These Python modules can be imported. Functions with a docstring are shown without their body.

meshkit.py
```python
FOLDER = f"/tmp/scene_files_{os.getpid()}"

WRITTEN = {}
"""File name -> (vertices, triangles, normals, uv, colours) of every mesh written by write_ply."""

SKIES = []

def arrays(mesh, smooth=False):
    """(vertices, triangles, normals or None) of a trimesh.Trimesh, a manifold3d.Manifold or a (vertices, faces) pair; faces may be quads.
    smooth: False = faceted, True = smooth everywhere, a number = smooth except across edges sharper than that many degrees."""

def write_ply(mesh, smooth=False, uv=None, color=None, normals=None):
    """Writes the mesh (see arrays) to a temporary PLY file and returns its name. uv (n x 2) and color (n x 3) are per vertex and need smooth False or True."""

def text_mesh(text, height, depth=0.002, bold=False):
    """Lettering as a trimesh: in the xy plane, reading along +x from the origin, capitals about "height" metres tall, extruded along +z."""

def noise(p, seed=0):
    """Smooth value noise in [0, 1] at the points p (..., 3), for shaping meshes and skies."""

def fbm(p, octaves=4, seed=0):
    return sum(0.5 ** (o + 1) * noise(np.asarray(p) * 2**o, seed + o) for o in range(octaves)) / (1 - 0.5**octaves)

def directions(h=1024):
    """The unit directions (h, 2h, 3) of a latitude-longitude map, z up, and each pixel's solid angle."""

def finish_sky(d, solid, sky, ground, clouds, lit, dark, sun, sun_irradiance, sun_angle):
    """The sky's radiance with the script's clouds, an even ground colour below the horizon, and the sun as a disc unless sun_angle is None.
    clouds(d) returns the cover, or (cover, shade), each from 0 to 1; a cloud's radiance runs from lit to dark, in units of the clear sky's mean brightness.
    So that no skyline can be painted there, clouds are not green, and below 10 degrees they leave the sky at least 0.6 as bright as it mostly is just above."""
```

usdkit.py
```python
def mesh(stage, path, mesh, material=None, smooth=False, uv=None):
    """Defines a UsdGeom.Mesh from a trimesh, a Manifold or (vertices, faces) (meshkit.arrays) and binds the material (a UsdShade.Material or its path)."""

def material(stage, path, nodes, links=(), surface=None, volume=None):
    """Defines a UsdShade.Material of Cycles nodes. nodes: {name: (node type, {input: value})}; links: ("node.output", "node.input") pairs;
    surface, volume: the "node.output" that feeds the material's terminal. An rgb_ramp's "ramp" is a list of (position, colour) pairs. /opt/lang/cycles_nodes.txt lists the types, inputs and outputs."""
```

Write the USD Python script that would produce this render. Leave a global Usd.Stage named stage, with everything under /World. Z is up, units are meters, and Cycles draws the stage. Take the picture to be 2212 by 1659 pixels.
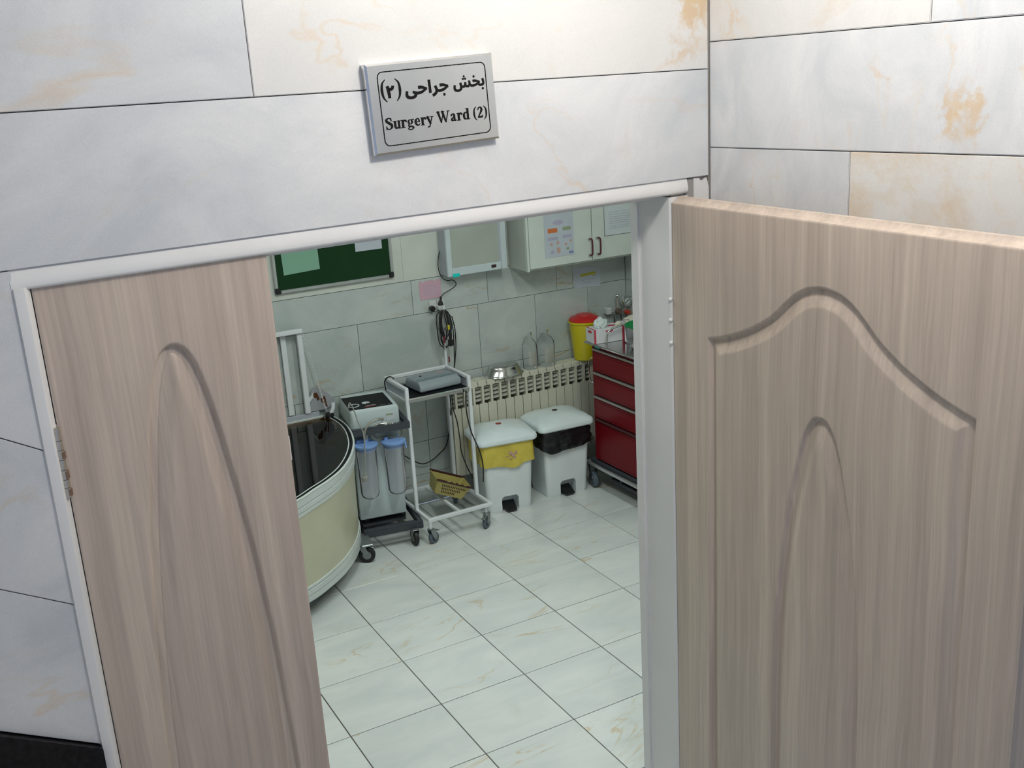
import math, random, glob
import numpy as np
import trimesh
import usdkit
from pxr import Usd, UsdGeom, UsdLux, UsdShade, Sdf, Gf, Vt
from shapely.geometry import Polygon, LineString, Point, box as sbox
from shapely.ops import unary_union
from shapely import affinity

stage = Usd.Stage.CreateInMemory()
UsdGeom.SetStageUpAxis(stage, 'Z')
UsdGeom.SetStageMetersPerUnit(stage, 1.0)
UsdGeom.Xform.Define(stage, '/World')

# ------------------------------------------------------------------ camera, lights, exposure
CAM = np.array([-1.07198, -3.13431, 2.48312])
YAW, PITCH, ROLL, FPX = 0.49246838, 0.28489981, -0.06022273, 2258.705
WALL = 0.0872851                                   # the door wall is turned 5 degrees against the ward
EX = np.array([math.cos(WALL), math.sin(WALL), 0]); EY = np.array([-math.sin(WALL), math.cos(WALL), 0])
EXPOSURE = 0.0


def make_camera():
    f = np.array([math.sin(YAW) * math.cos(PITCH), math.cos(YAW) * math.cos(PITCH), -math.sin(PITCH)])
    r = np.cross(f, [0, 0, 1]); r /= np.linalg.norm(r); u = np.cross(r, f)
    c, s = math.cos(ROLL), math.sin(ROLL)
    r, u = c * r + s * u, -s * r + c * u
    cam = UsdGeom.Camera.Define(stage, '/World/camera')
    cam.CreateHorizontalApertureAttr(36.0)
    cam.CreateVerticalApertureAttr(27.0)
    cam.CreateFocalLengthAttr(36.0 * FPX / 2212.0)
    cam.CreateClippingRangeAttr(Gf.Vec2f(0.05, 200.0))
    cam.CreateExposureAttr(EXPOSURE)
    m = np.eye(4); m[0, :3], m[1, :3], m[2, :3], m[3, :3] = r, u, -f, CAM
    cam.AddTransformOp().Set(Gf.Matrix4d(*m.ravel().tolist()))


make_camera()


def wp(u, v, z):
    """A point of the corridor (u along the door wall, v towards it) in world coordinates."""
    return CAM * [1, 1, 0] + EX * u + EY * v + np.array([0, 0, z])


def light(kind, name, pos, color, intensity, **kw):
    l = getattr(UsdLux, kind).Define(stage, '/World/' + name)
    l.CreateColorAttr(Gf.Vec3f(*color)); l.CreateIntensityAttr(intensity)
    if 'radius' in kw: l.CreateRadiusAttr(kw['radius'])
    if 'size' in kw: l.CreateWidthAttr(kw['size'][0]); l.CreateHeightAttr(kw['size'][1])
    if kw.get('normalize'): l.CreateNormalizeAttr(True)
    l.AddTranslateOp().Set(Gf.Vec3d(*[float(x) for x in pos]))
    if 'rotz' in kw: l.AddRotateZOp().Set(kw['rotz'])
    if 'rotx' in kw: l.AddRotateXOp().Set(kw['rotx'])
    return l


ROOM_Z, HALL_Z = 2.85, 3.75
LAMP_HALL = wp(1.38, 1.30, 3.14)
# the dim daylight of the open stairwell behind the camera
dome = UsdLux.DomeLight.Define(stage, '/World/stairwell_daylight')
dome.CreateColorAttr(Gf.Vec3f(0.60, 0.72, 1.0)); dome.CreateIntensityAttr(0.15)
# globe lamp in the corridor, two tube fittings in the ward
light('SphereLight', 'corridor_lamp_light', LAMP_HALL, (1.0, 0.96, 0.91), 96.0, radius=0.11)
WARD_LAMPS = [(0.45, 0.55), (1.55, 0.15)]
for i, (lx, ly) in enumerate(WARD_LAMPS):
    light('RectLight', 'ward_tube_light' + ('' if i == 0 else '_%03d' % i), (lx, ly, ROOM_Z - 0.075), (0.90, 1.0, 0.965), 25.5, size=(1.15, 0.26), rotz=90.0)

# ------------------------------------------------------------------ helpers
random.seed(7)
used = {}


def numbered(parent, name):
    k = (parent, name); n = used.get(k, 0); used[k] = n + 1
    return name if n == 0 else '%s_%03d' % (name, n)


class Node:
    def __init__(self, path): self.path = path
    @property
    def prim(self): return stage.GetPrimAtPath(self.path)


def tag(n, label=None, cat=None, group=None, kind=None):
    p = n.prim
    for k, v in (('label', label), ('category', cat), ('group', group), ('kind', kind)):
        if v: p.SetCustomDataByKey(k, v)
    return n


GROUPS = {'pedal_bin': 'pedal bins in front of the radiator', 'bottle': 'clear bottles on the radiator', 'suction_jar': 'suction jars on the suction unit', 'glove_carton': 'glove cartons on the drawer trolley', 'suction_hose': 'clear hoses at the suction jars', 'power_cord': 'black cords round the instrument cart', 'ceiling_light': 'tube lights on the ward ceiling', 'notice_sheet': 'notices on the ward wall tiles', 'latex_glove': 'crumpled gloves on the glove cartons', 'paper_sheet': 'papers pinned on the notice board'}


def thing(name, label=None, cat=None, loc=(0, 0, 0), rotz=0.0, group=None, kind=None):
    path = '/World/' + numbered('/World', name)
    x = UsdGeom.Xform.Define(stage, path)
    x.AddTranslateOp().Set(Gf.Vec3d(*[float(a) for a in loc]))
    x.AddRotateZOp().Set(float(rotz))
    return tag(Node(path), label, cat, group or GROUPS.get(name), kind)


def obj(name, mesh, mat, parent=None, smooth=False, label=None, cat=None, group=None, kind=None):
    base = parent.path if parent else '/World'
    path = base + '/' + numbered(base, name)
    if isinstance(mesh, (list, tuple)) and not (len(mesh) == 2 and isinstance(mesh[0], np.ndarray)):
        mesh = trimesh.util.concatenate(list(mesh))
    usdkit.mesh(stage, path, mesh, M[mat], smooth=smooth)
    return tag(Node(path), label, cat, group or (None if parent else GROUPS.get(name)), kind)


def T(m, t=(0, 0, 0), rx=0, ry=0, rz=0):
    m = m.copy()
    R = trimesh.transformations.euler_matrix(math.radians(rx), math.radians(ry), math.radians(rz), 'sxyz')
    R[:3, 3] = t
    m.apply_transform(R)
    return m


def bx(x0, x1, y0, y1, z0, z1, c=0.0):
    """A box between the given limits, its edges chamfered by c."""
    a, b = np.array([x0, y0, z0], float), np.array([x1, y1, z1], float)
    if c <= 0:
        m = trimesh.creation.box(extents=b - a); m.apply_translation((a + b) / 2); return m
    c = min(c, *((b - a) * 0.45))
    h, ctr, pts = (b - a) / 2, (a + b) / 2, []
    for sx in (-1, 1):
        for sy in (-1, 1):
            for sz in (-1, 1):
                for k in range(3):
                    d = h.copy()
                    for j in range(3):
                        if j != k: d[j] -= c
                    pts.append(ctr + d * [sx, sy, sz])
    return trimesh.convex.convex_hull(np.array(pts))


def rbx(x0, x1, y0, y1, z0, z1, r, n=4):
    """A box with rounded vertical corners, slightly chamfered."""
    p = sbox(x0 + r, y0 + r, x1 - r, y1 - r).buffer(r, quad_segs=n)
    return ext(p, z0, z1)


def ext(poly, z0, z1):
    gs = list(getattr(poly, 'geoms', [poly]))
    out = []
    for g in gs:
        if g.area < 1e-9: continue
        m = trimesh.creation.extrude_polygon(g, z1 - z0, engine='earcut'); m.apply_translation((0, 0, z0)); out.append(m)
    return trimesh.util.concatenate(out)


def upright(m):
    """Turns a mesh of the x, y plane into the x, z plane; its thickness then runs along +y."""
    m = m.copy(); v = m.vertices.copy()
    m.vertices = np.stack([v[:, 0], v[:, 2], v[:, 1]], 1); m.invert(); return m


def cyl(p, q, r, n=12, r2=None):
    p, q = np.array(p, float), np.array(q, float)
    return tube([p, q], [r, r if r2 is None else r2], n)


def tube(pts, r, n=8, closed=False):
    pts = np.array(pts, float); k = len(pts)
    r = np.broadcast_to(np.array(r, float), (k,))
    if closed: d = np.roll(pts, -1, 0) - np.roll(pts, 1, 0)
    else: d = np.gradient(pts, axis=0) if k > 2 else np.tile(pts[1] - pts[0], (2, 1))
    d /= np.maximum(np.linalg.norm(d, axis=1, keepdims=True), 1e-12)
    a = np.array([0, 0, 1.0]) if abs(d[0][2]) < 0.9 else np.array([1.0, 0, 0])
    nrm = np.cross(d[0], a); nrm /= np.linalg.norm(nrm)
    rings, ang = [], np.linspace(0, 2 * np.pi, n, endpoint=False)
    for i in range(k):
        nrm = nrm - d[i] * (nrm @ d[i]); nrm /= np.linalg.norm(nrm); b = np.cross(d[i], nrm)
        rings.append(pts[i] + r[i] * (np.cos(ang)[:, None] * nrm + np.sin(ang)[:, None] * b))
    v = np.vstack(rings); f = []
    for i in range(k if closed else k - 1):
        i2 = (i + 1) % k
        for j in range(n):
            j2 = (j + 1) % n
            f += [[i * n + j, i * n + j2, i2 * n + j2], [i * n + j, i2 * n + j2, i2 * n + j]]
    if not closed:
        v = np.vstack([v, pts[0], pts[-1]]); c0, c1 = k * n, k * n + 1
        for j in range(n):
            j2 = (j + 1) % n
            f += [[c0, j2, j], [c1, (k - 1) * n + j, (k - 1) * n + j2]]
    return trimesh.Trimesh(v, f, process=False)


def spline(pts, n=8):
    """Catmull-Rom through the points."""
    p = np.array(pts, float); p = np.vstack([2 * p[0] - p[1], p, 2 * p[-1] - p[-2]]); out = []
    for i in range(1, len(p) - 2):
        for t in np.linspace(0, 1, n, endpoint=False):
            a, b, c, d = p[i - 1], p[i], p[i + 1], p[i + 2]
            out.append(0.5 * (2 * b + (c - a) * t + (2 * a - 5 * b + 4 * c - d) * t * t + (3 * b - a - 3 * c + d) * t ** 3))
    out.append(p[-2]); return np.array(out)


def lathe(prof, n=32, loc=(0, 0, 0)):
    """Revolves (r, z) pairs about z."""
    prof = np.array(prof, float); ang = np.linspace(0, 2 * np.pi, n, endpoint=False); k = len(prof)
    v = np.vstack([np.stack([p[0] * np.cos(ang), p[0] * np.sin(ang), np.full(n, p[1])], 1) for p in prof]); f = []
    for i in range(k - 1):
        for j in range(n):
            j2 = (j + 1) % n
            f += [[i * n + j, i * n + j2, (i + 1) * n + j2], [i * n + j, (i + 1) * n + j2, (i + 1) * n + j]]
    m = trimesh.Trimesh(v + np.array(loc), f, process=True); m.update_faces(m.nondegenerate_faces()); return m


def frame_loft(sections):
    """Joins rings of equal length (closed outlines at different heights) and caps both ends."""
    n = len(sections[0]); v = np.vstack(sections); f = []
    for i in range(len(sections) - 1):
        for j in range(n):
            j2 = (j + 1) % n
            f += [[i * n + j, i * n + j2, (i + 1) * n + j2], [i * n + j, (i + 1) * n + j2, (i + 1) * n + j]]
    c0, c1 = len(v), len(v) + 1
    v = np.vstack([v, sections[0].mean(0), sections[-1].mean(0)])
    for j in range(n):
        j2 = (j + 1) % n
        f += [[c0, j2, j], [c1, (len(sections) - 1) * n + j, (len(sections) - 1) * n + j2]]
    return trimesh.Trimesh(v, f, process=False)


def rrect(w, d, r, z, cx=0, cy=0, n=5):
    out = []
    for sx, sy, a0 in ((1, 1, 0), (-1, 1, 90), (-1, -1, 180), (1, -1, 270)):
        for a in np.radians(np.linspace(a0, a0 + 90, n)):
            out.append([cx + sx * (w / 2 - r) + r * math.cos(a), cy + sy * (d / 2 - r) + r * math.sin(a), z])
    return np.array(out)


# ------------------------------------------------------------------ materials
M = {}


def pr(**k):
    return {a: b for a, b in k.items()}


def plain(name, color, rough=0.5, metal=0.0, bump=0.0, bscale=300.0, vary=0.06, vscale=6.0, **extra):
    nodes = {'geo': ('geometry', {}),
             'n': ('noise_texture', {'scale': vscale, 'detail': 4.0}),
             'r': ('rgb_ramp', {'ramp': [(0.25, tuple(c * (1 - vary) for c in color)), (0.75, tuple(min(1, c * (1 + vary)) for c in color))]}),
             'p': ('principled_bsdf', dict(roughness=rough, metallic=metal, **extra))}
    links = [('geo.position', 'n.vector'), ('n.fac', 'r.fac'), ('r.color', 'p.base_color')]
    if bump:
        nodes['bn'] = ('noise_texture', {'scale': bscale, 'detail': 2.0}); nodes['b'] = ('bump', {'strength': bump, 'distance': 0.002})
        links += [('geo.position', 'bn.vector'), ('bn.fac', 'b.height'), ('b.normal', 'p.normal')]
    M[name] = usdkit.material(stage, '/World/Looks/' + name, nodes, links, surface='p.BSDF')


def marble(name, base, grey, ochre, seed, vein=0.5, rough=0.3, stain=0.0, scale=1.0, cloud=(0.35, 0.75), patches=(), st_lo=0.60):
    """White marble: soft grey clouds, fine crystal grain, thin ochre veins; every slab cut elsewhere from the block."""
    nodes = {
        'geo': ('geometry', {}), 'oi': ('object_info', {}),
        'sh': ('vector_math', {'math_type': 'scale', 'vector1': (37.1 + seed, 11.7, 53.3)}),
        'ad': ('vector_math', {'math_type': 'add'}),
        'map': ('mapping', {'rotation': (0.5, 0.3, 0.6 + seed), 'scale': (0.9 * scale, 2.6 * scale, 1.5 * scale)}),
        'c1': ('noise_texture', {'scale': 2.6, 'detail': 7.0, 'roughness': 0.62, 'distortion': 0.7}),
        'cr': ('rgb_ramp', {'ramp': [(cloud[0], grey), (cloud[1], base)]}),
        'v1': ('noise_texture', {'scale': 1.15, 'detail': 5.0, 'roughness': 0.55, 'distortion': 0.55}),
        'vs': ('math', {'math_type': 'subtract', 'value2': 0.5}), 'va': ('math', {'math_type': 'absolute'}),
        'vr': ('map_range', {'from_min': 0.0, 'from_max': 0.011, 'to_min': 1.0, 'to_max': 0.0, 'clamp': True}),
        'mk': ('noise_texture', {'scale': 2.3, 'detail': 3.0}),
        'mr': ('map_range', {'from_min': 0.47, 'from_max': 0.66, 'to_min': 0.0, 'to_max': vein, 'clamp': True}),
        'mm': ('math', {'math_type': 'multiply'}),
        'mx': ('mix', {'color2': ochre}),
        'st': ('noise_texture', {'scale': 1.9, 'detail': 8.0, 'roughness': 0.7, 'distortion': 0.5}),
        'sr': ('map_range', {'from_min': st_lo, 'from_max': st_lo + 0.14, 'to_min': 0.0, 'to_max': stain, 'clamp': True}),
        'sx': ('mix', {'color2': tuple(0.9 * c for c in ochre)}),
        'fg': ('noise_texture', {'scale': 420.0, 'detail': 2.0}),
        'fr': ('map_range', {'from_min': 0.3, 'from_max': 0.7, 'to_min': 0.95, 'to_max': 1.04}),
        'fm': ('mix', {'mix_type': 'multiply', 'fac': 1.0}),
        'tn': ('map_range', {'from_min': 0.0, 'from_max': 1.0, 'to_min': 0.93, 'to_max': 1.03}),
        'tm': ('mix', {'mix_type': 'multiply', 'fac': 1.0}),
        'p': ('principled_bsdf', {'roughness': rough}),
    }
    # ochre iron stains with a shape of their own: (centre, radius, strength), ragged by noise
    last, more = 'fm', []
    for k, (ctr, rad, amt, stretch) in enumerate(patches):
        a_ = {n: '%s%d' % (n, k) for n in ('pn', 'pc', 'ps', 'pa', 'pm', 'pd', 'pr', 'px', 'pz', 'pq')}
        nodes.update({a_['pn']: ('noise_texture', {'scale': 9.0, 'detail': 6.0, 'roughness': 0.65}), a_['pc']: ('vector_math', {'math_type': 'subtract', 'vector2': (0.5, 0.5, 0.5)}),
                      a_['ps']: ('vector_math', {'math_type': 'scale', 'scale': 0.30}), a_['pa']: ('vector_math', {'math_type': 'add'}),
                      a_['pz']: ('vector_math', {'math_type': 'subtract', 'vector2': ctr}), a_['pm']: ('mapping', {'rotation': (stretch, 0, 0), 'scale': (1.0, 2.4, 0.85)}),
                      a_['pd']: ('vector_math', {'math_type': 'length'}), a_['pr']: ('map_range', {'from_min': rad * 0.35, 'from_max': rad, 'to_min': amt, 'to_max': 0.0, 'clamp': True}),
                      a_['px']: ('mix', {'color2': (0.66, 0.43, 0.19)})})
        more += [('geo.position', a_['pn'] + '.vector'), (a_['pn'] + '.color', a_['pc'] + '.vector1'), (a_['pc'] + '.vector', a_['ps'] + '.vector1'), ('geo.position', a_['pa'] + '.vector1'), (a_['ps'] + '.vector', a_['pa'] + '.vector2'),
                 (a_['pa'] + '.vector', a_['pz'] + '.vector1'), (a_['pz'] + '.vector', a_['pm'] + '.vector'), (a_['pm'] + '.vector', a_['pd'] + '.vector1'), (a_['pd'] + '.value', a_['pr'] + '.value'), (a_['pr'] + '.result', a_['px'] + '.fac'), (last + '.color', a_['px'] + '.color1')]
        last = a_['px']
    links = more + [('oi.random', 'sh.scale'), ('geo.position', 'ad.vector1'), ('sh.vector', 'ad.vector2'), ('ad.vector', 'map.vector'),
             ('map.vector', 'c1.vector'), ('c1.fac', 'cr.fac'), ('map.vector', 'v1.vector'), ('v1.fac', 'vs.value1'), ('vs.value', 'va.value1'),
             ('va.value', 'vr.value'), ('map.vector', 'mk.vector'), ('mk.fac', 'mr.value'), ('vr.result', 'mm.value1'), ('mr.result', 'mm.value2'),
             ('mm.value', 'mx.fac'), ('cr.color', 'mx.color1'), ('ad.vector', 'st.vector'), ('st.fac', 'sr.value'), ('sr.result', 'sx.fac'), ('mx.color', 'sx.color1'),
             ('geo.position', 'fg.vector'), ('fg.fac', 'fr.value'), ('sx.color', 'fm.color1'), ('fr.result', 'fm.color2'),
             ('oi.random', 'tn.value'), ('%s.color' % last, 'tm.color1'), ('tn.result', 'tm.color2'), ('tm.color', 'p.base_color')]
    M[name] = usdkit.material(stage, '/World/Looks/' + name, nodes, links, surface='p.BSDF')


def wood(name, light_, dark, red):
    """Printed ash laminate: long vertical figure, fine pores, a few small knots."""
    nodes = {
        'tc': ('texture_coordinate', {}),
        'wb': ('noise_texture', {'scale': 1.6, 'detail': 2.0}), 'ws': ('vector_math', {'math_type': 'scale', 'scale': 0.035}), 'wa': ('vector_math', {'math_type': 'add'}),
        'm1': ('mapping', {'scale': (14.0, 14.0, 0.35)}), 'n1': ('noise_texture', {'scale': 1.5, 'detail': 6.0, 'roughness': 0.62}),
        'r1': ('rgb_ramp', {'ramp': [(0.30, dark), (0.5, red), (0.68, light_)]}),
        'm2': ('mapping', {'scale': (150.0, 150.0, 2.6)}), 'n2': ('noise_texture', {'scale': 1.0, 'detail': 4.0, 'roughness': 0.6}),
        'r2': ('map_range', {'from_min': 0.32, 'from_max': 0.68, 'to_min': 0.90, 'to_max': 1.06}),
        'x2': ('mix', {'mix_type': 'multiply', 'fac': 1.0}),
        'm3': ('mapping', {'scale': (45.0, 45.0, 0.6)}), 'n3': ('noise_texture', {'scale': 1.0, 'detail': 3.0}),
        'r3': ('map_range', {'from_min': 0.35, 'from_max': 0.7, 'to_min': 1.05, 'to_max': 0.90}),
        'x3': ('mix', {'mix_type': 'multiply', 'fac': 1.0}),
        'bp': ('bump', {'strength': 0.12, 'distance': 0.0006}),
        'p': ('principled_bsdf', {'roughness': 0.42}),
    }
    links = [('tc.object', 'wb.vector'), ('wb.color', 'ws.vector1'), ('tc.object', 'wa.vector1'), ('ws.vector', 'wa.vector2'),
             ('wa.vector', 'm1.vector'), ('m1.vector', 'n1.vector'), ('n1.fac', 'r1.fac'), ('wa.vector', 'm2.vector'), ('m2.vector', 'n2.vector'), ('n2.fac', 'r2.value'),
             ('r1.color', 'x2.color1'), ('r2.result', 'x2.color2'), ('wa.vector', 'm3.vector'), ('m3.vector', 'n3.vector'), ('n3.fac', 'r3.value'),
             ('x2.color', 'x3.color1'), ('r3.result', 'x3.color2'), ('x3.color', 'p.base_color'), ('n2.fac', 'bp.height'), ('bp.normal', 'p.normal')]
    M[name] = usdkit.material(stage, '/World/Looks/' + name, nodes, links, surface='p.BSDF')


def pane(name, tint, gloss=1.0, rough=0.02, haze=0.0, hazecol=(0.8, 0.82, 0.85), ior=1.5):
    """Thin clear plastic or glass: transparent, mirroring by fresnel, with a little white haze."""
    nodes = {'t': ('transparent_bsdf', {'color': tint}), 'd': ('diffuse_bsdf', {'color': hazecol}), 'h': ('mix_closure', {'fac': haze}),
             'g': ('glossy_bsdf', {'color': (gloss,) * 3, 'roughness': rough}), 'f': ('fresnel', {'IOR': ior}), 'm': ('mix_closure', {})}
    M[name] = usdkit.material(stage, '/World/Looks/' + name, nodes, [('t.BSDF', 'h.closure1'), ('d.BSDF', 'h.closure2'), ('f.fac', 'm.fac'), ('h.closure', 'm.closure1'), ('g.BSDF', 'm.closure2')], surface='m.closure')


marble('marble_hall', (0.80, 0.79, 0.77), (0.60, 0.615, 0.625), (0.72, 0.53, 0.33), 0.0, vein=0.42, stain=0.35)
marble('marble_hall_warm', (0.80, 0.775, 0.74), (0.70, 0.69, 0.66), (0.74, 0.54, 0.32), 3.1, vein=0.6, stain=0.45)
marble('marble_hall_stained', (0.80, 0.79, 0.77), (0.62, 0.635, 0.645), (0.72, 0.53, 0.33), 5.2, vein=0.35, stain=0.25, patches=[((0.9537, -1.530, 2.357), 0.085, 0.62, 0.7), ((0.956, -1.68, 2.44), 0.045, 0.40, 0.7), ((0.94, -1.31, 2.43), 0.05, 0.28, -0.7)])
marble('marble_hall_gold', (0.80, 0.775, 0.74), (0.72, 0.71, 0.68), (0.74, 0.54, 0.32), 3.1, vein=0.5, stain=0.30, patches=[((0.845, -0.760, 2.632), 0.085, 0.70, 0.2), ((0.76, -0.766, 2.52), 0.06, 0.35, 0.5)])
marble('marble_hall_yellow', (0.79, 0.775, 0.73), (0.70, 0.69, 0.66), (0.74, 0.54, 0.32), 4.4, vein=0.3, stain=0.60, st_lo=0.44)
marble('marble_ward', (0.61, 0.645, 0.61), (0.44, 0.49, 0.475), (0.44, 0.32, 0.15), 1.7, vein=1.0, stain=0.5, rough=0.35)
marble('marble_floor', (0.80, 0.82, 0.79), (0.66, 0.70, 0.69), (0.62, 0.47, 0.26), 2.3, vein=0.75, stain=0.25, rough=0.22)
plain('grout', (0.42, 0.40, 0.37), 0.9, bump=0.4)
plain('floor_grout', (0.13, 0.11, 0.09), 0.9, bump=0.4)
plain('plaster', (0.60, 0.62, 0.56), 0.8, bump=0.1)
plain('ceiling_paint', (0.78, 0.78, 0.76), 0.9)
plain('mortar_patch', (0.34, 0.32, 0.30), 0.95, bump=0.8, bscale=120)
wood('door_wood', (0.635, 0.53, 0.425), (0.485, 0.395, 0.32), (0.565, 0.46, 0.38))
plain('frame_paint', (0.76, 0.75, 0.725), 0.22, bump=0.10, bscale=35, vary=0.03)
plain('hinge_steel', (0.62, 0.56, 0.47), 0.3, metal=0.9)
plain('hinge_worn', (0.24, 0.15, 0.10), 0.5, metal=0.4)
plain('granite', (0.006, 0.005, 0.006), 0.25, vary=0.9, vscale=90, specular_ior_level=0.2)
plain('sign_steel', (0.66, 0.67, 0.65), 0.30, metal=0.88, bump=0.05, bscale=900)
plain('sign_edge', (0.80, 0.79, 0.77), 0.10, metal=1.0)
plain('ink', (0.008, 0.007, 0.007), 0.8, specular_ior_level=0.15)
plain('ink_grey', (0.22, 0.23, 0.27), 0.7)
plain('ink_violet', (0.42, 0.40, 0.52), 0.7)
plain('ink_blue', (0.20, 0.26, 0.45), 0.7)
plain('ink_orange', (0.62, 0.17, 0.05), 0.7)
plain('ink_green', (0.30, 0.36, 0.22), 0.7)
plain('ink_red', (0.48, 0.04, 0.05), 0.6)
plain('ink_pink', (0.55, 0.35, 0.30), 0.7)
plain('ink_yellow', (0.50, 0.46, 0.02), 0.7)
plain('felt_green', (0.003, 0.034, 0.007), 0.95, bump=0.3, bscale=700, vary=0.12)
plain('alu', (0.62, 0.64, 0.65), 0.35, metal=0.85)
plain('black_plastic', (0.012, 0.012, 0.013), 0.4)
plain('black_rubber', (0.016, 0.016, 0.017), 0.6)
plain('paper_white', (0.60, 0.66, 0.68), 0.8)
plain('paper_lilac', (0.50, 0.54, 0.60), 0.8)
plain('paper_green', (0.22, 0.42, 0.30), 0.8)
plain('paper_pink', (0.60, 0.38, 0.46), 0.8)
plain('viewer_white', (0.55, 0.62, 0.64), 0.35)
plain('viewer_screen', (0.40, 0.43, 0.38), 0.4)
plain('viewer_side', (0.42, 0.45, 0.50), 0.4)
plain('sticker_teal', (0.0, 0.62, 0.55), 0.5)
plain('switch_dark', (0.045, 0.02, 0.02), 0.4)
plain('cabinet_white', (0.62, 0.67, 0.62), 0.35)
plain('cabinet_side', (0.52, 0.55, 0.50), 0.4)
plain('handle_red', (0.16, 0.05, 0.06), 0.25, metal=0.6)
plain('white_enamel', (0.76, 0.78, 0.80), 0.25)
plain('steel', (0.58, 0.58, 0.57), 0.16, metal=1.0)
plain('chrome', (0.80, 0.80, 0.80), 0.06, metal=1.0)
plain('grey_device', (0.27, 0.31, 0.33), 0.45)
plain('grey_stripe', (0.14, 0.20, 0.23), 0.45)
plain('cord_black', (0.010, 0.010, 0.011), 0.5)
plain('cord_grey', (0.28, 0.28, 0.26), 0.5)
plain('cord_red', (0.20, 0.02, 0.03), 0.5)
plain('tag_yellow', (0.62, 0.50, 0.04), 0.5)
plain('radiator_cream', (0.66, 0.64, 0.52), 0.4)
plain('radiator_fin', (0.52, 0.51, 0.44), 0.5)
plain('bin_white', (0.78, 0.825, 0.83), 0.30)
plain('lid_white', (0.76, 0.84, 0.85), 0.12)
plain('badge_red', (0.35, 0.05, 0.03), 0.4)
plain('liner_yellow', (0.66, 0.53, 0.08), 0.28, vary=0.15, vscale=14, bump=0.9, bscale=60)
plain('liner_black', (0.010, 0.010, 0.012), 0.16, bump=0.9, bscale=50)
plain('sharps_yellow', (0.60, 0.50, 0.01), 0.35)
plain('sharps_red', (0.55, 0.02, 0.02), 0.35)
plain('trolley_red', (0.160, 0.004, 0.009), 0.38, vary=0.08, specular_ior_level=0.22)
plain('trolley_dark', (0.06, 0.012, 0.014), 0.5)
plain('drawer_handle', (0.42, 0.38, 0.36), 0.35, metal=0.8)
plain('bumper_grey', (0.045, 0.05, 0.06), 0.45)
plain('suction_white', (0.56, 0.64, 0.64), 0.35)
plain('panel_black', (0.006, 0.007, 0.009), 0.5, specular_ior_level=0.12)
plain('lid_blue', (0.22, 0.37, 0.70), 0.35)
plain('dial_white', (0.62, 0.66, 0.68), 0.4)
plain('tyre', (0.014, 0.014, 0.015), 0.55)
plain('tyre_blue', (0.10, 0.13, 0.16), 0.5)
plain('wheel_navy', (0.03, 0.035, 0.06), 0.45)
plain('caster_grey', (0.30, 0.32, 0.32), 0.35, metal=0.7)
plain('basket_yellow', (0.45, 0.38, 0.12), 0.45, vary=0.12)
plain('basket_brown', (0.05, 0.012, 0.012), 0.4)
plain('counter_beige', (0.60, 0.58, 0.42), 0.3, vary=0.05)
plain('counter_white', (0.66, 0.71, 0.68), 0.25)
plain('counter_line', (0.20, 0.24, 0.24), 0.4)
plain('counter_inside', (0.34, 0.15, 0.05), 0.5)
plain('foam_grey', (0.36, 0.37, 0.39), 0.8, bump=0.3, bscale=60)
plain('stain_brown', (0.10, 0.035, 0.015), 0.8)
plain('carton_white', (0.66, 0.66, 0.68), 0.6)
plain('carton_red', (0.52, 0.05, 0.08), 0.6)
plain('glove_white', (0.62, 0.70, 0.68), 0.4)
plain('latex_cream', (0.62, 0.60, 0.50), 0.6)
plain('lid_green', (0.0, 0.20, 0.05), 0.4)
plain('knob_red', (0.50, 0.06, 0.03), 0.4)
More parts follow.
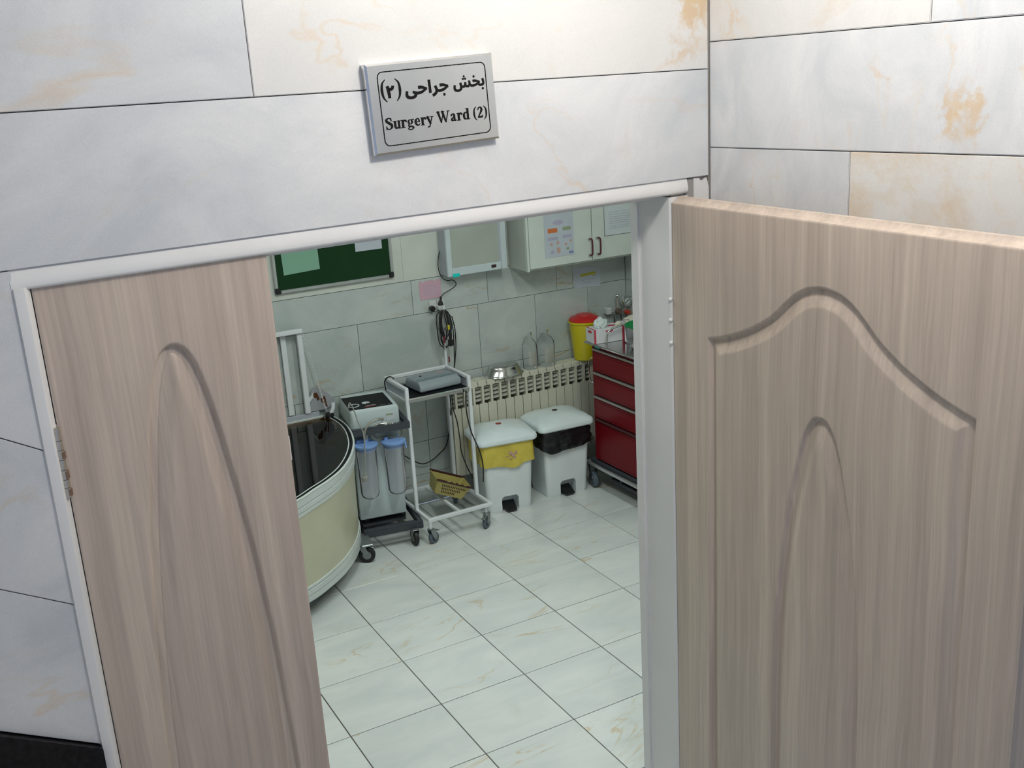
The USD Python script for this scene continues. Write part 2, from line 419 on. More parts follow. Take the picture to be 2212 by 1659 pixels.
plain('knob_brown', (0.14, 0.10, 0.08), 0.4)
plain('socket_white', (0.62, 0.64, 0.62), 0.35)
pane('clear_plastic', (0.92, 0.92, 0.94), haze=0.05)
pane('jar_plastic', (0.94, 0.94, 0.96), haze=0.18, hazecol=(0.66, 0.65, 0.70), ior=1.14, rough=0.06)
pane('tube_plastic', (0.82, 0.80, 0.74), haze=0.40, hazecol=(0.62, 0.60, 0.54))
pane('bottle_plastic', (0.975, 0.98, 0.98), haze=0.05, ior=1.07, rough=0.1)
pane('smoked_glass', (0.50, 0.38, 0.24), rough=0.01, ior=1.30, gloss=0.75)
M['lamp_glow'] = usdkit.material(stage, '/World/Looks/lamp_glow', {'e': ('emission', {'color': (1.0, 0.98, 0.94), 'strength': 6.0})}, [], surface='e.emission')
M['lamp_opal'] = usdkit.material(stage, '/World/Looks/lamp_opal', {'t': ('transparent_bsdf', {'color': (0.97, 0.97, 0.97)}), 'd': ('translucent_bsdf', {'color': (0.95, 0.95, 0.95)}), 'm': ('mix_closure', {'fac': 0.08})}, [('t.BSDF', 'm.closure1'), ('d.BSDF', 'm.closure2')], surface='m.closure')

# ================================================================== THE SETTING
DEG = math.degrees(WALL)
HALL = dict(loc=(CAM[0], CAM[1], 0), rotz=DEG)       # things built in corridor coordinates (u, v, z)
U_JAMB, U_SIDE, V_FACE, V_ROOM = 2.007, 2.157, 2.2, 2.362
Z_HEAD, Z_SLAB = 2.182, 2.474
G = 0.0011                                            # half a joint

wall = thing('wall_front', kind='structure', label='marble-clad corridor wall around and above the double door', **HALL)
core = unary_union([sbox(-3.0, 0.0, 5.0, HALL_Z)]).difference(sbox(0.316, -1, 2.02, 2.158))
obj('wall_core', upright(ext(core, V_FACE + 0.014, V_ROOM)), 'grout', wall)


def slab(u0, u1, z0, z1, mat='marble_hall', poly=None):
    p = poly if poly is not None else sbox(u0 + G, z0 + G, u1 - G, z1 - G)
    if p.is_empty or p.area < 1e-5: return
    inner = p.buffer(-0.0012, join_style=2)
    if inner.is_empty or inner.geom_type != 'Polygon': return
    a, b = np.array(p.exterior.coords)[:-1], np.array(inner.exterior.coords)[:-1]
    m = [upright(ext(p, V_FACE + 0.0010, V_FACE + 0.018)), upright(ext(inner, V_FACE, V_FACE + 0.002))]
    obj('stone_slab', m, mat, wall)


slab(-1.2, U_SIDE - 0.004, Z_HEAD, Z_SLAB)
slab(-3.0, -1.2, Z_HEAD, Z_SLAB)
slab(-0.62, 0.834, Z_SLAB, 2.772); slab(0.834, U_SIDE - 0.004, Z_SLAB, 2.772, 'marble_hall_gold'); slab(-2.2, -0.62, Z_SLAB, 2.772)
for r in range(3):
    z0, z1 = 2.772 + 0.3 * r, min(2.772 + 0.3 * (r + 1), HALL_Z)
    for k in range(-2, 2): slab(k * 1.1 + 0.3 * r, min((k + 1) * 1.1 + 0.3 * r, U_SIDE - 0.004), z0, z1)
# the slabs beside the frame run with the stair, sloping down to the door
SL = -0.615
left_zone = sbox(-2.2, 0.0, 0.3045, Z_HEAD - G)
lines = [1.2025 + 0.70, 2.0395 - 0.034, 1.654, 1.311]         # z of each sloping joint at u = 0
for a, b, cuts in ((3.2, 2.0, (-0.6,)), (2.0, 1.654, (-0.35,)), (1.654, 1.311, (-0.75,))):
    band = Polygon([(-2.2, a - 2.2 * SL - G), (0.31, a + 0.31 * SL - G), (0.31, b + 0.31 * SL + G), (-2.2, b - 2.2 * SL + G)]).intersection(left_zone)
    xs = [-2.2] + list(cuts) + [0.3055]
    for x0, x1 in zip(xs[:-1], xs[1:]):
        p = band.intersection(sbox(x0 + G, -1, x1 - G, 5))
        for g in getattr(p, 'geoms', [p]): slab(0, 0, 0, 0, poly=g)
obj('mortar', upright(ext(sbox(2.072, 2.06, 2.098, Z_HEAD - 0.002), V_FACE + 0.006, V_FACE + 0.02)), 'mortar_patch', wall, label='bare grey mortar in the gap beside the frame head')
obj('plaster_fill', upright(ext(Polygon([(2.098, 2.0), (2.155, 2.0), (2.155, 2.15), (2.146, 2.178), (2.128, 2.165), (2.118, 2.178), (2.098, 2.18)]), V_FACE + 0.002, V_FACE + 0.02)), 'frame_paint', wall, label='white plaster fill in the corner gap')

# black granite skirting and the flight beside the wall
skirt = Polygon([(-2.2, 1.309 - 2.2 * SL), (0.302, 1.309 + 0.302 * SL), (0.302, 0.96), (0.285, 0.96), (-2.2, 1.226 - 2.2 * SL)])
obj('baseboard_left', T(upright(ext(skirt, V_FACE - 0.018, V_FACE + 0.012)), (CAM[0], CAM[1], 0), rz=DEG), 'granite', kind='structure', label='black granite skirting sloping with the stair, left of the door frame')
st = thing('stairs', kind='structure', label='pale stone stair flight rising to the left along the door wall', **HALL)
for k in range(9):
    u1 = 0.285 - 0.28 * k; z1 = 1.06 + 0.172 * k
    obj('tread', bx(u1 - 0.31, u1, 1.15, V_FACE - 0.019, z1 - 0.03, z1, 0.004), 'marble_hall', st)
    obj('riser', bx(u1 - 0.28, u1 - 0.005, 1.15, V_FACE - 0.019, max(0, z1 - 0.4), z1 - 0.03), 'marble_hall', st)

# corridor wall on the right, built of its own slabs (v runs towards the door)
wr = thing('wall_right', kind='structure', label='marble-clad corridor wall behind the open door leaf', **HALL)
obj('wall_core', bx(U_SIDE + 0.014, U_SIDE + 0.16, -2.5, V_FACE + 0.014, 0, HALL_Z), 'grout', wr)
rows = [(0, 0.2), (0.2, 0.49), (0.49, 0.785), (0.785, 1.08), (1.08, 1.375), (1.375, 1.67), (1.67, 1.965), (1.965, 2.26), (2.26, 2.545), (2.545, 2.83), (2.83, 3.12), (3.12, 3.41), (3.41, HALL_Z)]
for i, (z0, z1) in enumerate(rows):
    cuts = {7: [1.715, 0.6, -0.6], 8: [0.4, -1.0], 9: [1.508, 0.3, -0.9]}.get(i, [1.3 + 0.2 * (i % 3), 0.1 + 0.2 * (i % 3), -1.1 + 0.2 * (i % 3)])
    vs = [V_FACE] + cuts + [-2.5]
    for j, (a, b) in enumerate(zip(vs[:-1], vs[1:])):
        mat = {(9, 0): 'marble_hall_warm', (7, 1): 'marble_hall_yellow', (8, 0): 'marble_hall_stained'}.get((i, j), 'marble_hall')
        obj('stone_slab', [bx(U_SIDE + 0.0015, U_SIDE + 0.018, b + G, a - G, z0 + G, z1 - G), bx(U_SIDE, U_SIDE + 0.002, b + G + 0.002, a - G - 0.002, z0 + G + 0.002, z1 - G - 0.002)], mat, wr)

# the door frame
fr = thing('trim_1', kind='structure', label='glossy white painted steel frame of the double door', **HALL)
head_prof = Polygon([(V_FACE - 0.001, 2.148), (V_FACE + 0.001, 2.144), (V_FACE + 0.005, 2.141), (V_FACE + 0.012, 2.140), (V_FACE + 0.05, 2.140), (V_FACE + 0.05, 2.130), (V_ROOM + 0.006, 2.130), (V_ROOM + 0.006, 2.19), (V_FACE + 0.010, 2.19), (V_FACE + 0.0055, 2.183), (V_FACE + 0.002, 2.172), (V_FACE - 0.001, 2.158)])
hm = ext(head_prof, 0, 2.072 - 0.300)
v = hm.vertices.copy(); hm.vertices = np.stack([0.300 + v[:, 2], v[:, 0], v[:, 1]], 1)
obj('frame_head', hm, 'frame_paint', fr, smooth=40)
jl = Polygon([(0.3005, V_FACE + 0.004), (0.303, V_FACE - 0.004), (0.321, V_FACE - 0.005), (0.325, V_FACE - 0.003), (0.335, V_FACE + 0.012), (0.335, V_FACE + 0.06), (0.347, V_FACE + 0.06), (0.347, V_ROOM + 0.006), (0.300, V_ROOM + 0.006)])
obj('frame_jamb', ext(jl, 0, 2.146), 'frame_paint', fr, smooth=30)
jr = Polygon([(2.010, V_FACE + 0.002), (2.006, V_FACE + 0.008), (2.006, 2.331), (2.0045, 2.3315), (2.0045, 2.334), (1.998, 2.335), (1.998, V_ROOM + 0.004), (2.072, V_ROOM + 0.004), (2.072, V_FACE + 0.002)])
obj('frame_jamb', ext(jr, 0, 2.135), 'frame_paint', fr)
for z in (1.845, 1.784, 1.716):
    obj('weld_bead', T(trimesh.creation.icosphere(2, 0.006), (2.006, V_FACE + 0.006, z)), 'frame_paint', fr, smooth=True)


# door leaves with routed panels -------------------------------------------------------------
def inside_dist(poly, X, Z):
    """Distance inwards from the outline, negative outside, on a grid."""
    c = np.array(poly.exterior.coords); P = np.stack([X.ravel(), Z.ravel()], 1)
    dist = np.full(len(P), 1e9)
    for a, b in zip(c[:-1], c[1:]):
        ab = b - a; t = np.clip(((P - a) @ ab) / max(ab @ ab, 1e-12), 0, 1)
        dist = np.minimum(dist, np.hypot(*(P - a - t[:, None] * ab).T))
    import shapely
    ins = shapely.contains_xy(poly, P[:, 0], P[:, 1])
    return np.where(ins, dist, -dist).reshape(X.shape)


def route(d, step, width, depth, quirk=0.0):
    """The cutter's profile: a steep shoulder, then a long slope back up to a crisp edge."""
    q = np.clip(d / step, 0, 1); q = q * q * (3 - 2 * q)
    back = np.clip((d - 1.25 * step) / (width - 1.25 * step), 0, 1)
    return np.where((d > 0) & (d < width), depth * (q - back), 0.0) + quirk * np.exp(-((d - 1.9 * step) / 0.0026) ** 2)


def leaf_face(width, height, panels, zfine=0.78, dx=0.0034):
    xs = np.linspace(0, width, int(width / dx))
    zs = np.concatenate([np.arange(0.0, zfine, 0.05), np.arange(zfine, height, dx), [height]])
    X, Z = np.meshgrid(xs, zs)
    y = np.zeros_like(X)
    for poly, *cut in panels: y = np.maximum(y, route(inside_dist(poly, X, Z), *cut))
    e = np.minimum.reduce([X, width - X, height - Z]); y = np.maximum(y, np.clip(0.0015 - e, 0, 1))
    n, k = X.shape; v = np.stack([X, y, Z], -1).reshape(-1, 3)
    i = np.arange((n - 1) * k).reshape(n - 1, k)[:, :-1].ravel()
    f = np.vstack([np.stack([i, i + 1, i + k + 1], 1), np.stack([i, i + k + 1, i + k], 1)])
    return trimesh.Trimesh(v, f, process=False)


def smooth_poly(pts, n=8): return spline(pts, n)


# big leaf, swung open towards the corridor
a = math.radians(7.3); g = -EY * math.cos(a) - EX * math.sin(a)
hinge = wp(U_JAMB + 0.001, V_FACE, 0)
d1 = thing('door_1', kind='structure', label='wide wood-grain door leaf swung open at the right, with routed arch panel', loc=hinge, rotz=math.degrees(math.atan2(g[1], g[0])))
LW, LH = 1.192, 2.121
half = np.array([(0.0, 1.9700), (0.03, 1.9672), (0.06, 1.9600), (0.095, 1.9430), (0.13, 1.9170), (0.17, 1.8820), (0.215, 1.8520), (0.27, 1.8230), (0.335, 1.7960), (0.39, 1.7780), (0.444, 1.7640)])
arch = smooth_poly(np.vstack([half[::-1] * [-1, 1], half[1:]]), 6) + [0.607, 0]
panel = Polygon(np.vstack([arch, [(1.051, 0.18), (0.163, 0.18)]]))


def tear(cx, top, w, spread):
    """Pointed arch outline: round head, sides drawing slowly apart downwards."""
    h = np.array([(0.0, 0.0), (0.016, -0.003), (0.032, -0.014), (0.050, -0.040), (0.068, -0.085), (0.085, -0.145), (0.104, -0.225), (0.125, -0.34), (0.143, -0.48), (0.155, -0.64), (0.160, -0.85)]) * [w, 1]
    h[:, 0] *= np.interp(-h[:, 1], [0, 0.85], [1, spread])
    c = smooth_poly(np.vstack([h[::-1] * [-1, 1], h[1:]]), 6) + [cx, top]
    lo = [(cx + h[-1, 0], 0.32), (cx - h[-1, 0], 0.32)]
    return Polygon(np.vstack([c, lo]))


inner = tear(0.607, 1.651, 1.0, 1.0)
obj('leaf_panel', leaf_face(LW, LH, [(panel, 0.009, 0.049, 0.0135), (inner, 0.010, 0.054, 0.0120)]), 'door_wood', d1, smooth=45)
obj('leaf_core', bx(0.0006, LW - 0.0006, 0.015, 0.042, 0.004, LH - 0.001), 'door_wood', d1)
prof = Polygon([(-0.02, 0.0008), (0.0, 0.0012), (0.0, 0.004), (0.0010, 0.008), (0.0030, 0.013), (0.0062, 0.018), (0.0105, 0.0222), (0.0150, 0.0245), (0.0150, 0.0262), (0.0150, 0.041), (0.0135, 0.0425), (-0.02, 0.0425)])
tm = ext(prof, 0.0, LW); v = tm.vertices.copy(); tm.vertices = np.stack([v[:, 2], v[:, 1], LH + v[:, 0]], 1); tm.invert()
obj('lipping', tm, 'door_wood', d1, smooth=35)
em = ext(prof, 0.0, LH + 0.0145); v = em.vertices.copy(); em.vertices = np.stack([LW + v[:, 0], v[:, 1], v[:, 2]], 1)
obj('lipping', em, 'door_wood', d1, smooth=35)

# narrow leaf, closed
d2 = thing('door_2', kind='structure', label='narrow wood-grain door leaf, closed, with routed pointed arch', loc=wp(0.337, V_FACE + 0.010, 0), rotz=DEG)
W2, H2 = 0.484, 2.144
th = np.array([(0.0, 0.0), (0.018, -0.006), (0.036, -0.026), (0.052, -0.066), (0.066, -0.125), (0.079, -0.195), (0.094, -0.300), (0.108, -0.400), (0.127, -0.58), (0.145, -0.83), (0.156, -1.12)])
c2 = smooth_poly(np.vstack([th[::-1] * [-1, 1], th[1:]]), 6) + [0.252, 1.982]
tp = Polygon(np.vstack([c2, [(0.252 + 0.158, 0.30), (0.252 - 0.158, 0.30)]]))
obj('leaf_panel', leaf_face(W2, H2, [(tp, 0.010, 0.054, 0.0140, 0.0030)]), 'door_wood', d2, smooth=45)
obj('leaf_core', [bx(0.0006, W2 - 0.0006, 0.0112, 0.018, 0.004, H2 - 0.001), bx(0.012, W2 - 0.014, 0.017, 0.043, 0.004, H2 - 0.014)], 'door_wood', d2)
obj('lipping', bx(W2 - 0.0025, W2 + 0.0008, 0.0012, 0.018, 0.004, H2 - 0.001, 0.0008), 'door_wood', d2)
obj('strike_plate', bx(W2 - 0.001, W2 + 0.0045, 0.006, 0.014, 1.655, 1.715, 0.001), 'frame_paint', d2, label='white painted strike plate on the leaf edge')
hg = obj('hinge', [cyl((-0.005, -0.004, z0), (-0.005, -0.004, z1), 0.0085, 14) for z0, z1 in ((1.828, 1.856), (1.808, 1.827), (1.787, 1.807), (1.765, 1.786), (1.744, 1.764), (1.726, 1.743), (1.704, 1.725))], 'hinge_steel', d2, smooth=40, label='worn steel barrel hinge with chipped white paint')
obj('worn_patch', [cyl((-0.0012, -0.0066, z0), (-0.0012, -0.0066, z1), 0.0064, 10) for z0, z1 in ((1.789, 1.803), (1.746, 1.762), (1.708, 1.722))], 'hinge_worn', hg, smooth=40, label='dark worn metal on the hinge knuckles')
obj('hinge_leaf', bx(-0.014, 0.006, 0.003, 0.006, 1.70, 1.86), 'frame_paint', d2)

# the ward ---------------------------------------------------------------------------------
YB, XR, XL = 2.42, 2.792, -1.7
fl = thing('floor', kind='structure', label='ward floor of square white marble tiles with thin dark joints')
obj('floor_bed', bx(XL, 4.2, -1.6, YB, -0.08, -0.004), 'floor_grout', fl)
rnd = random.Random(3)
for i in range(-4, 8):
    for j in range(-4, 7):
        x0, x1, y0, y1 = max(XL, i * 0.4), min(XR + 0.2, i * 0.4 + 0.4), max(-1.6, j * 0.4005), min(YB, j * 0.4005 + 0.4005)
        if x1 - x0 < 0.02 or y1 - y0 < 0.01: continue
        h = rnd.uniform(-0.0006, 0.0004); gg = 0.0021
        obj('floor_tile', bx(x0 + gg, x1 - gg, y0 + gg, y1 - gg, -0.02, h, 0.0012), 'marble_floor', fl)
f2 = thing('floor_001', kind='structure', label='pale stone floor of the corridor', **HALL)
for i in range(-4, 4):
    for j in range(-4, 4):
        obj('floor_tile', bx(i * 0.6 + 0.001, min(U_SIDE, i * 0.6 + 0.599), j * 0.6 - 0.06, j * 0.6 + 0.538, -0.03, 0.0), 'marble_floor', f2)

wb = thing('wall_back', kind='structure', label='ward wall of pale veined marble tiles under plaster')
obj('wall_core', bx(XL - 0.1, XR + 0.3, YB + 0.012, YB + 0.16, 0, ROOM_Z), 'grout', wb)
back_rows = [(0.0, 0.187, [1.31 + 0.42 * k for k in range(-7, 5)]), (0.187, 0.398, [1.31 + 0.40 * k for k in range(-7, 5)]), (0.398, 0.782, [1.312 + 0.40 * k for k in range(-7, 5)]),
             (0.782, 1.1805, [0.135 - 0.79, 0.135, 0.929, 1.706, 2.105, 2.497]), (1.1805, 1.384, [-0.6, 0.4, 1.283, 1.78, 2.27, 2.388])]
for z0, z1, cuts in back_rows:
    xs = [XL] + [c for c in cuts if XL + 0.05 < c < XR - 0.04] + [XR]
    for x0, x1 in zip(xs[:-1], xs[1:]):
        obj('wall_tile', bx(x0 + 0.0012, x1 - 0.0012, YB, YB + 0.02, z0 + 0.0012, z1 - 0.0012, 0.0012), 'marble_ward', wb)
for x0, x1 in ((XL, 0.2), (0.2, 1.24), (1.24, 1.93), (1.93, XR)):
    obj('plaster_panel', bx(x0 + 0.0006, x1 - 0.0006, YB + 0.002, YB + 0.02, 1.386, ROOM_Z), 'plaster', wb)

we = thing('wall_inner', kind='structure', label='side wall of the ward at its right end')
obj('wall_core', bx(XR + 0.012, XR + 0.14, -1.2, YB + 0.02, 0, ROOM_Z), 'grout', we)
for z0, z1 in ((0, 0.187), (0.187, 0.398), (0.398, 0.782), (0.782, 1.1805), (1.1805, 1.384)):
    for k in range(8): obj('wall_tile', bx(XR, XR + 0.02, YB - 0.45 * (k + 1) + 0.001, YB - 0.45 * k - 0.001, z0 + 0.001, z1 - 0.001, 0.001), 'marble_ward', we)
obj('plaster_panel', bx(XR + 0.001, XR + 0.02, -1.2, YB, 1.386, ROOM_Z), 'plaster', we)
wl = thing('wall_left', kind='structure', label='plain side wall at the left end of the ward')
obj('wall_panel', bx(XL - 0.12, XL, -1.6, YB + 0.1, 0, ROOM_Z), 'plaster', wl)
obj('ceiling', bx(XL - 0.1, XR + 0.1, -0.75, YB + 0.1, ROOM_Z, ROOM_Z + 0.1), 'ceiling_paint', kind='structure', label='white painted ward ceiling')
obj('ceiling_001', T(bx(-1.6, U_SIDE + 0.1, -2.4, V_FACE + 0.1, HALL_Z, HALL_Z + 0.1), (CAM[0], CAM[1], 0), rz=DEG), 'ceiling_paint', kind='structure', label='white painted corridor ceiling')
for i, (lx, ly) in enumerate(WARD_LAMPS):
    t = thing('ceiling_light', ['tube light fitting on the ward ceiling nearer the back wall', 'tube light fitting on the ward ceiling nearer the door'][i], 'ceiling light', (lx, ly, ROOM_Z))
    obj('housing', bx(-0.17, 0.17, -0.62, 0.62, -0.06, 0.0, 0.01), 'white_enamel', t)
    for s in (-1, 1): obj('lamp_tube', cyl((s * 0.08, -0.58, -0.068), (s * 0.08, 0.58, -0.068), 0.013, 10), 'lamp_glow', t, smooth=40)
t = thing('corridor_lamp', 'round opal globe lamp hanging from the corridor ceiling', 'ceiling light', (LAMP_HALL[0], LAMP_HALL[1], HALL_Z))
obj('canopy', lathe([(0, 0), (0.07, 0), (0.07, -0.02), (0.02, -0.04), (0, -0.04)], 24), 'white_enamel', t, smooth=40)
obj('stem', cyl((0, 0, -0.03), (0, 0, LAMP_HALL[2] - HALL_Z + 0.12), 0.012, 10), 'white_enamel', t, smooth=40)
obj('globe', T(trimesh.creation.icosphere(3, 0.13), (0, 0, LAMP_HALL[2] - HALL_Z)), 'lamp_opal', t, smooth=True)


# ================================================================== LETTERING
def vstroke(pts, ws, n=6):
    p = spline(pts, n) if len(pts) > 2 else np.array(pts, float)
    w = np.interp(np.linspace(0, len(pts) - 1, len(p)), range(len(pts)), ws)
    cs = [Point(*a).buffer(max(b, 0.004) / 2, quad_segs=4) for a, b in zip(p, w)]
    return unary_union([unary_union([x, y]).convex_hull for x, y in zip(cs[:-1], cs[1:])])


def ser(x0, x1, y, h=0.035): return sbox(x0, y, x1, y + h)


def stem(x, y0, y1, w=0.15): return sbox(x, y0, x + w, y1)


B = 0.15
GLY = {
    'S': (0.56, [vstroke([(0.46, 0.78), (0.38, 0.93), (0.24, 0.97), (0.10, 0.86), (0.12, 0.70), (0.28, 0.55), (0.44, 0.40), (0.47, 0.20), (0.34, 0.04), (0.18, 0.03), (0.06, 0.22)], [0.05, 0.05, 0.06, 0.14, 0.17, 0.19, 0.19, 0.15, 0.07, 0.05, 0.05]), sbox(0.44, 0.70, 0.475, 0.98), sbox(0.045, 0.0, 0.08, 0.30)]),
    'u': (0.58, [stem(0.08, 0.14, 0.68), ser(0.0, 0.2, 0.645), vstroke([(0.155, 0.2), (0.19, 0.07), (0.28, 0.05), (0.40, 0.14)], [0.14, 0.12, 0.09, 0.04]), stem(0.38, 0.0, 0.68, 0.14), ser(0.30, 0.5, 0.645), ser(0.42, 0.60, 0.0)]),
    'r': (0.46, [stem(0.08, 0.0, 0.68), ser(0.0, 0.2, 0.645), ser(0.0, 0.32, 0.0), vstroke([(0.2, 0.46), (0.27, 0.62), (0.36, 0.62), (0.40, 0.54)], [0.04, 0.07, 0.12, 0.13])]),
    'g': (0.54, [Point(0, 0).buffer(1, quad_segs=10), None]),
    'e': (0.48, [vstroke([(0.09, 0.37), (0.42, 0.37)], [0.045, 0.045]), vstroke([(0.40, 0.37), (0.36, 0.58), (0.25, 0.65), (0.13, 0.52), (0.11, 0.32), (0.18, 0.12), (0.30, 0.06), (0.44, 0.18)], [0.10, 0.08, 0.05, 0.13, 0.15, 0.13, 0.08, 0.03])]),
    'y': (0.54, [vstroke([(0.09, 0.66), (0.29, 0.08)], [0.15, 0.13]), vstroke([(0.46, 0.66), (0.29, 0.10), (0.22, -0.16), (0.11, -0.21)], [0.05, 0.05, 0.06, 0.11]), ser(0.0, 0.25, 0.645), ser(0.34, 0.55, 0.645)]),
    'W': (1.06, [vstroke([(0.12, 0.97), (0.33, 0.04)], [0.16, 0.09]), vstroke([(0.33, 0.04), (0.55, 0.92)], [0.05, 0.05]), vstroke([(0.47, 0.97), (0.70, 0.04)], [0.16, 0.09]), vstroke([(0.70, 0.04), (0.94, 0.96)], [0.05, 0.05]), ser(0.0, 0.27, 0.955, 0.04), ser(0.36, 0.62, 0.955, 0.04), ser(0.84, 1.06, 0.955, 0.04)]),
    'a': (0.52, [vstroke([(0.10, 0.52), (0.16, 0.63), (0.27, 0.65), (0.33, 0.55), (0.33, 0.2), (0.37, 0.06), (0.48, 0.10)], [0.12, 0.08, 0.07, 0.13, 0.14, 0.11, 0.03]), vstroke([(0.33, 0.40), (0.18, 0.30), (0.11, 0.17), (0.17, 0.06), (0.31, 0.12)], [0.05, 0.08, 0.13, 0.10, 0.05])]),
    'd': (0.58, [stem(0.36, 0.0, 1.0, 0.15), ser(0.28, 0.5, 0.965), ser(0.42, 0.60, 0.0), vstroke([(0.38, 0.58), (0.28, 0.65), (0.15, 0.56), (0.11, 0.34), (0.15, 0.12), (0.26, 0.04), (0.38, 0.12)], [0.04, 0.07, 0.13, 0.16, 0.13, 0.07, 0.04])]),
    '(': (0.34, [vstroke([(0.28, 1.02), (0.13, 0.80), (0.09, 0.42), (0.14, 0.06), (0.28, -0.18)], [0.03, 0.08, 0.12, 0.08, 0.03])]),
    ')': (0.34, [vstroke([(0.05, 1.02), (0.20, 0.80), (0.24, 0.42), (0.19, 0.06), (0.05, -0.18)], [0.03, 0.08, 0.12, 0.08, 0.03])]),
    '2': (0.50, [vstroke([(0.07, 0.74), (0.13, 0.90), (0.26, 0.95), (0.36, 0.84), (0.36, 0.66), (0.24, 0.40), (0.08, 0.12)], [0.05, 0.07, 0.08, 0.13, 0.15, 0.10, 0.06]), Polygon([(0.04, 0.0), (0.42, 0.0), (0.47, 0.22), (0.43, 0.22), (0.39, 0.14), (0.06, 0.14)])]),
    ' ': (0.26, []),
}
ring = lambda cx, cy, rx, ry, ix, iy: affinity.scale(Point(cx, cy).buffer(1, quad_segs=8), rx, ry).difference(affinity.scale(Point(cx, cy).buffer(1, quad_segs=8), ix, iy))
GLY['g'] = (0.54, [ring(0.25, 0.44, 0.20, 0.22, 0.075, 0.18), vstroke([(0.34, 0.60), (0.44, 0.64), (0.51, 0.62)], [0.05, 0.06, 0.08]), vstroke([(0.16, 0.25), (0.09, 0.15), (0.16, 0.06), (0.36, 0.02), (0.46, -0.08), (0.36, -0.22), (0.20, -0.24), (0.07, -0.16), (0.12, -0.05), (0.22, 0.02)], [0.05, 0.06, 0.10, 0.13, 0.12, 0.06, 0.05, 0.06, 0.05, 0.06])])


def latin(text, height):
    x, out = 0.0, []
    for ch in text:
        w, parts = GLY[ch]
        if parts: out.append(affinity.translate(unary_union(parts), x, 0))
        x += w * (1.0 if ch != ' ' else 1.0) + 0.02
    return affinity.scale(unary_union(out), height, height, origin=(0, 0)), x * height


def persian(text, height):
    """Outline of already shaped letters (presentation forms, in visual order), alef about "height" tall."""
    from PIL import Image, ImageDraw, ImageFont
    font = ImageFont.truetype(glob.glob('/opt/blender-*/*/datafiles/fonts/NotoSansArabic*')[0], 150)
    font.set_variation_by_axes([900, 100])
    x0, y0, x1, y1 = font.getbbox(text, anchor='ls')
    im = Image.new('L', (x1 - x0 + 8, y1 - y0 + 8)); ImageDraw.Draw(im).text((4 - x0, 4 - y0), text, 255, font, anchor='ls')
    on = np.pad(np.asarray(im) > 127, ((0, 0), (1, 1))).astype(np.int8)
    rw, s = np.nonzero(np.diff(on, axis=1) == 1); e = np.nonzero(np.diff(on, axis=1) == -1)[1]
    shp = unary_union([sbox(a, -r - 1, b, -r) for r, a, b in zip(rw, s, e)]).buffer(0.6).buffer(-0.6).simplify(0.6)
    k = height / 107.0
    return affinity.affine_transform(shp, [k, 0, 0, k, -4 * k, (4 - y0) * k])


def fit(shape, x0, x1, dy):
    a = shape.bounds; k = (x1 - x0) / (a[2] - a[0])
    s = affinity.scale(shape, k, k, origin=(a[0], 0)); return affinity.translate(s, x0 - a[0], dy)


# the sign over the door, tilted a little
SW, SH, SD = 0.339, 0.199, 0.022
s0 = wp(1.096, V_FACE, 2.3295)
sign = thing('door_sign', 'brushed steel plate sign with black Persian and English lettering above the door', 'sign', (s0[0], s0[1], s0[2]), DEG)
tilt = lambda m: T(m, ry=-2.3)
rim = sbox(0, 0, SW, SH); face_in = sbox(0.0045, 0.0045, SW - 0.0045, SH - 0.0045)
sec = [np.array([(x, y, z) for x, z in np.array(q.exterior.coords)[:-1]]) for q, y in ((rim, -0.0005), (rim, -SD + 0.004), (face_in, -SD))]
m = frame_loft(sec); m.fix_normals()
obj('plate', tilt(m), 'sign_edge', sign)
obj('face', tilt(upright(ext(sbox(0.0045, 0.0045, SW - 0.0045, SH - 0.0045), -SD - 0.0003, -SD + 0.001))), 'sign_steel', sign)
ro = sbox(0.026 + 0.014, 0.017 + 0.014, SW - 0.024 - 0.014, SH - 0.018 - 0.014).buffer(0.014, quad_segs=6)
ink = lambda s: tilt(upright(ext(s, -SD - 0.0009, -SD - 0.0002)))
obj('border_line', ink(ro.difference(ro.buffer(-0.0022))), 'ink', sign)
pa = unary_union([fit(persian('\ufeb6\ufea8\ufe91', 0.03), 0.222, 0.3085, 0.1265), fit(persian('\ufbfd\ufea3\ufe8d\ufeae\ufe9f', 0.03), 0.0935, 0.2085, 0.1235)])
num = affinity.translate(unary_union([fit(persian('\u06f2', 0.03), 0.0430, 0.0635, 0.1225), affinity.translate(affinity.scale(GLY['('][1][0], 0.052, 0.040, origin=(0, 0)), 0.0275, 0.122), affinity.translate(affinity.scale(GLY[')'][1][0], 0.052, 0.040, origin=(0, 0)), 0.0655, 0.122)]).buffer(0.0002), 0.0028, 0)
obj('lettering', ink(unary_union([pa, num])), 'ink', sign, label='black Persian words for surgery ward with the number two in brackets')
en, _ = latin('Surgery Ward (2)', 0.0245)
eb = en.bounds; en = affinity.translate(affinity.scale(en, 0.274 / (eb[2] - eb[0]), 1.04, origin=(eb[0], 0)), 0.034 - eb[0], 0.054)
obj('lettering', ink(en.buffer(0.00035)), 'ink', sign, label='black words Surgery Ward (2) in bold serif letters')


# ================================================================== ON THE BACK WALL
def text_lines(parent, x0, x1, zs, y, mat, seed, h=0.004, name='print'):
    """Unreadable small print: rows of short dashes."""
    r = random.Random(seed); ms = []
    for z in zs:
        x = x0
        while x < x1 - 0.004:
            w = min(r.uniform(0.006, 0.02), x1 - x)
            ms.append(bx(x, x + w, y - 0.0006, y, z + r.uniform(-0.0006, 0.0006), z + h)); x += w + r.uniform(0.003, 0.006)
    return obj(name, ms, mat, parent)


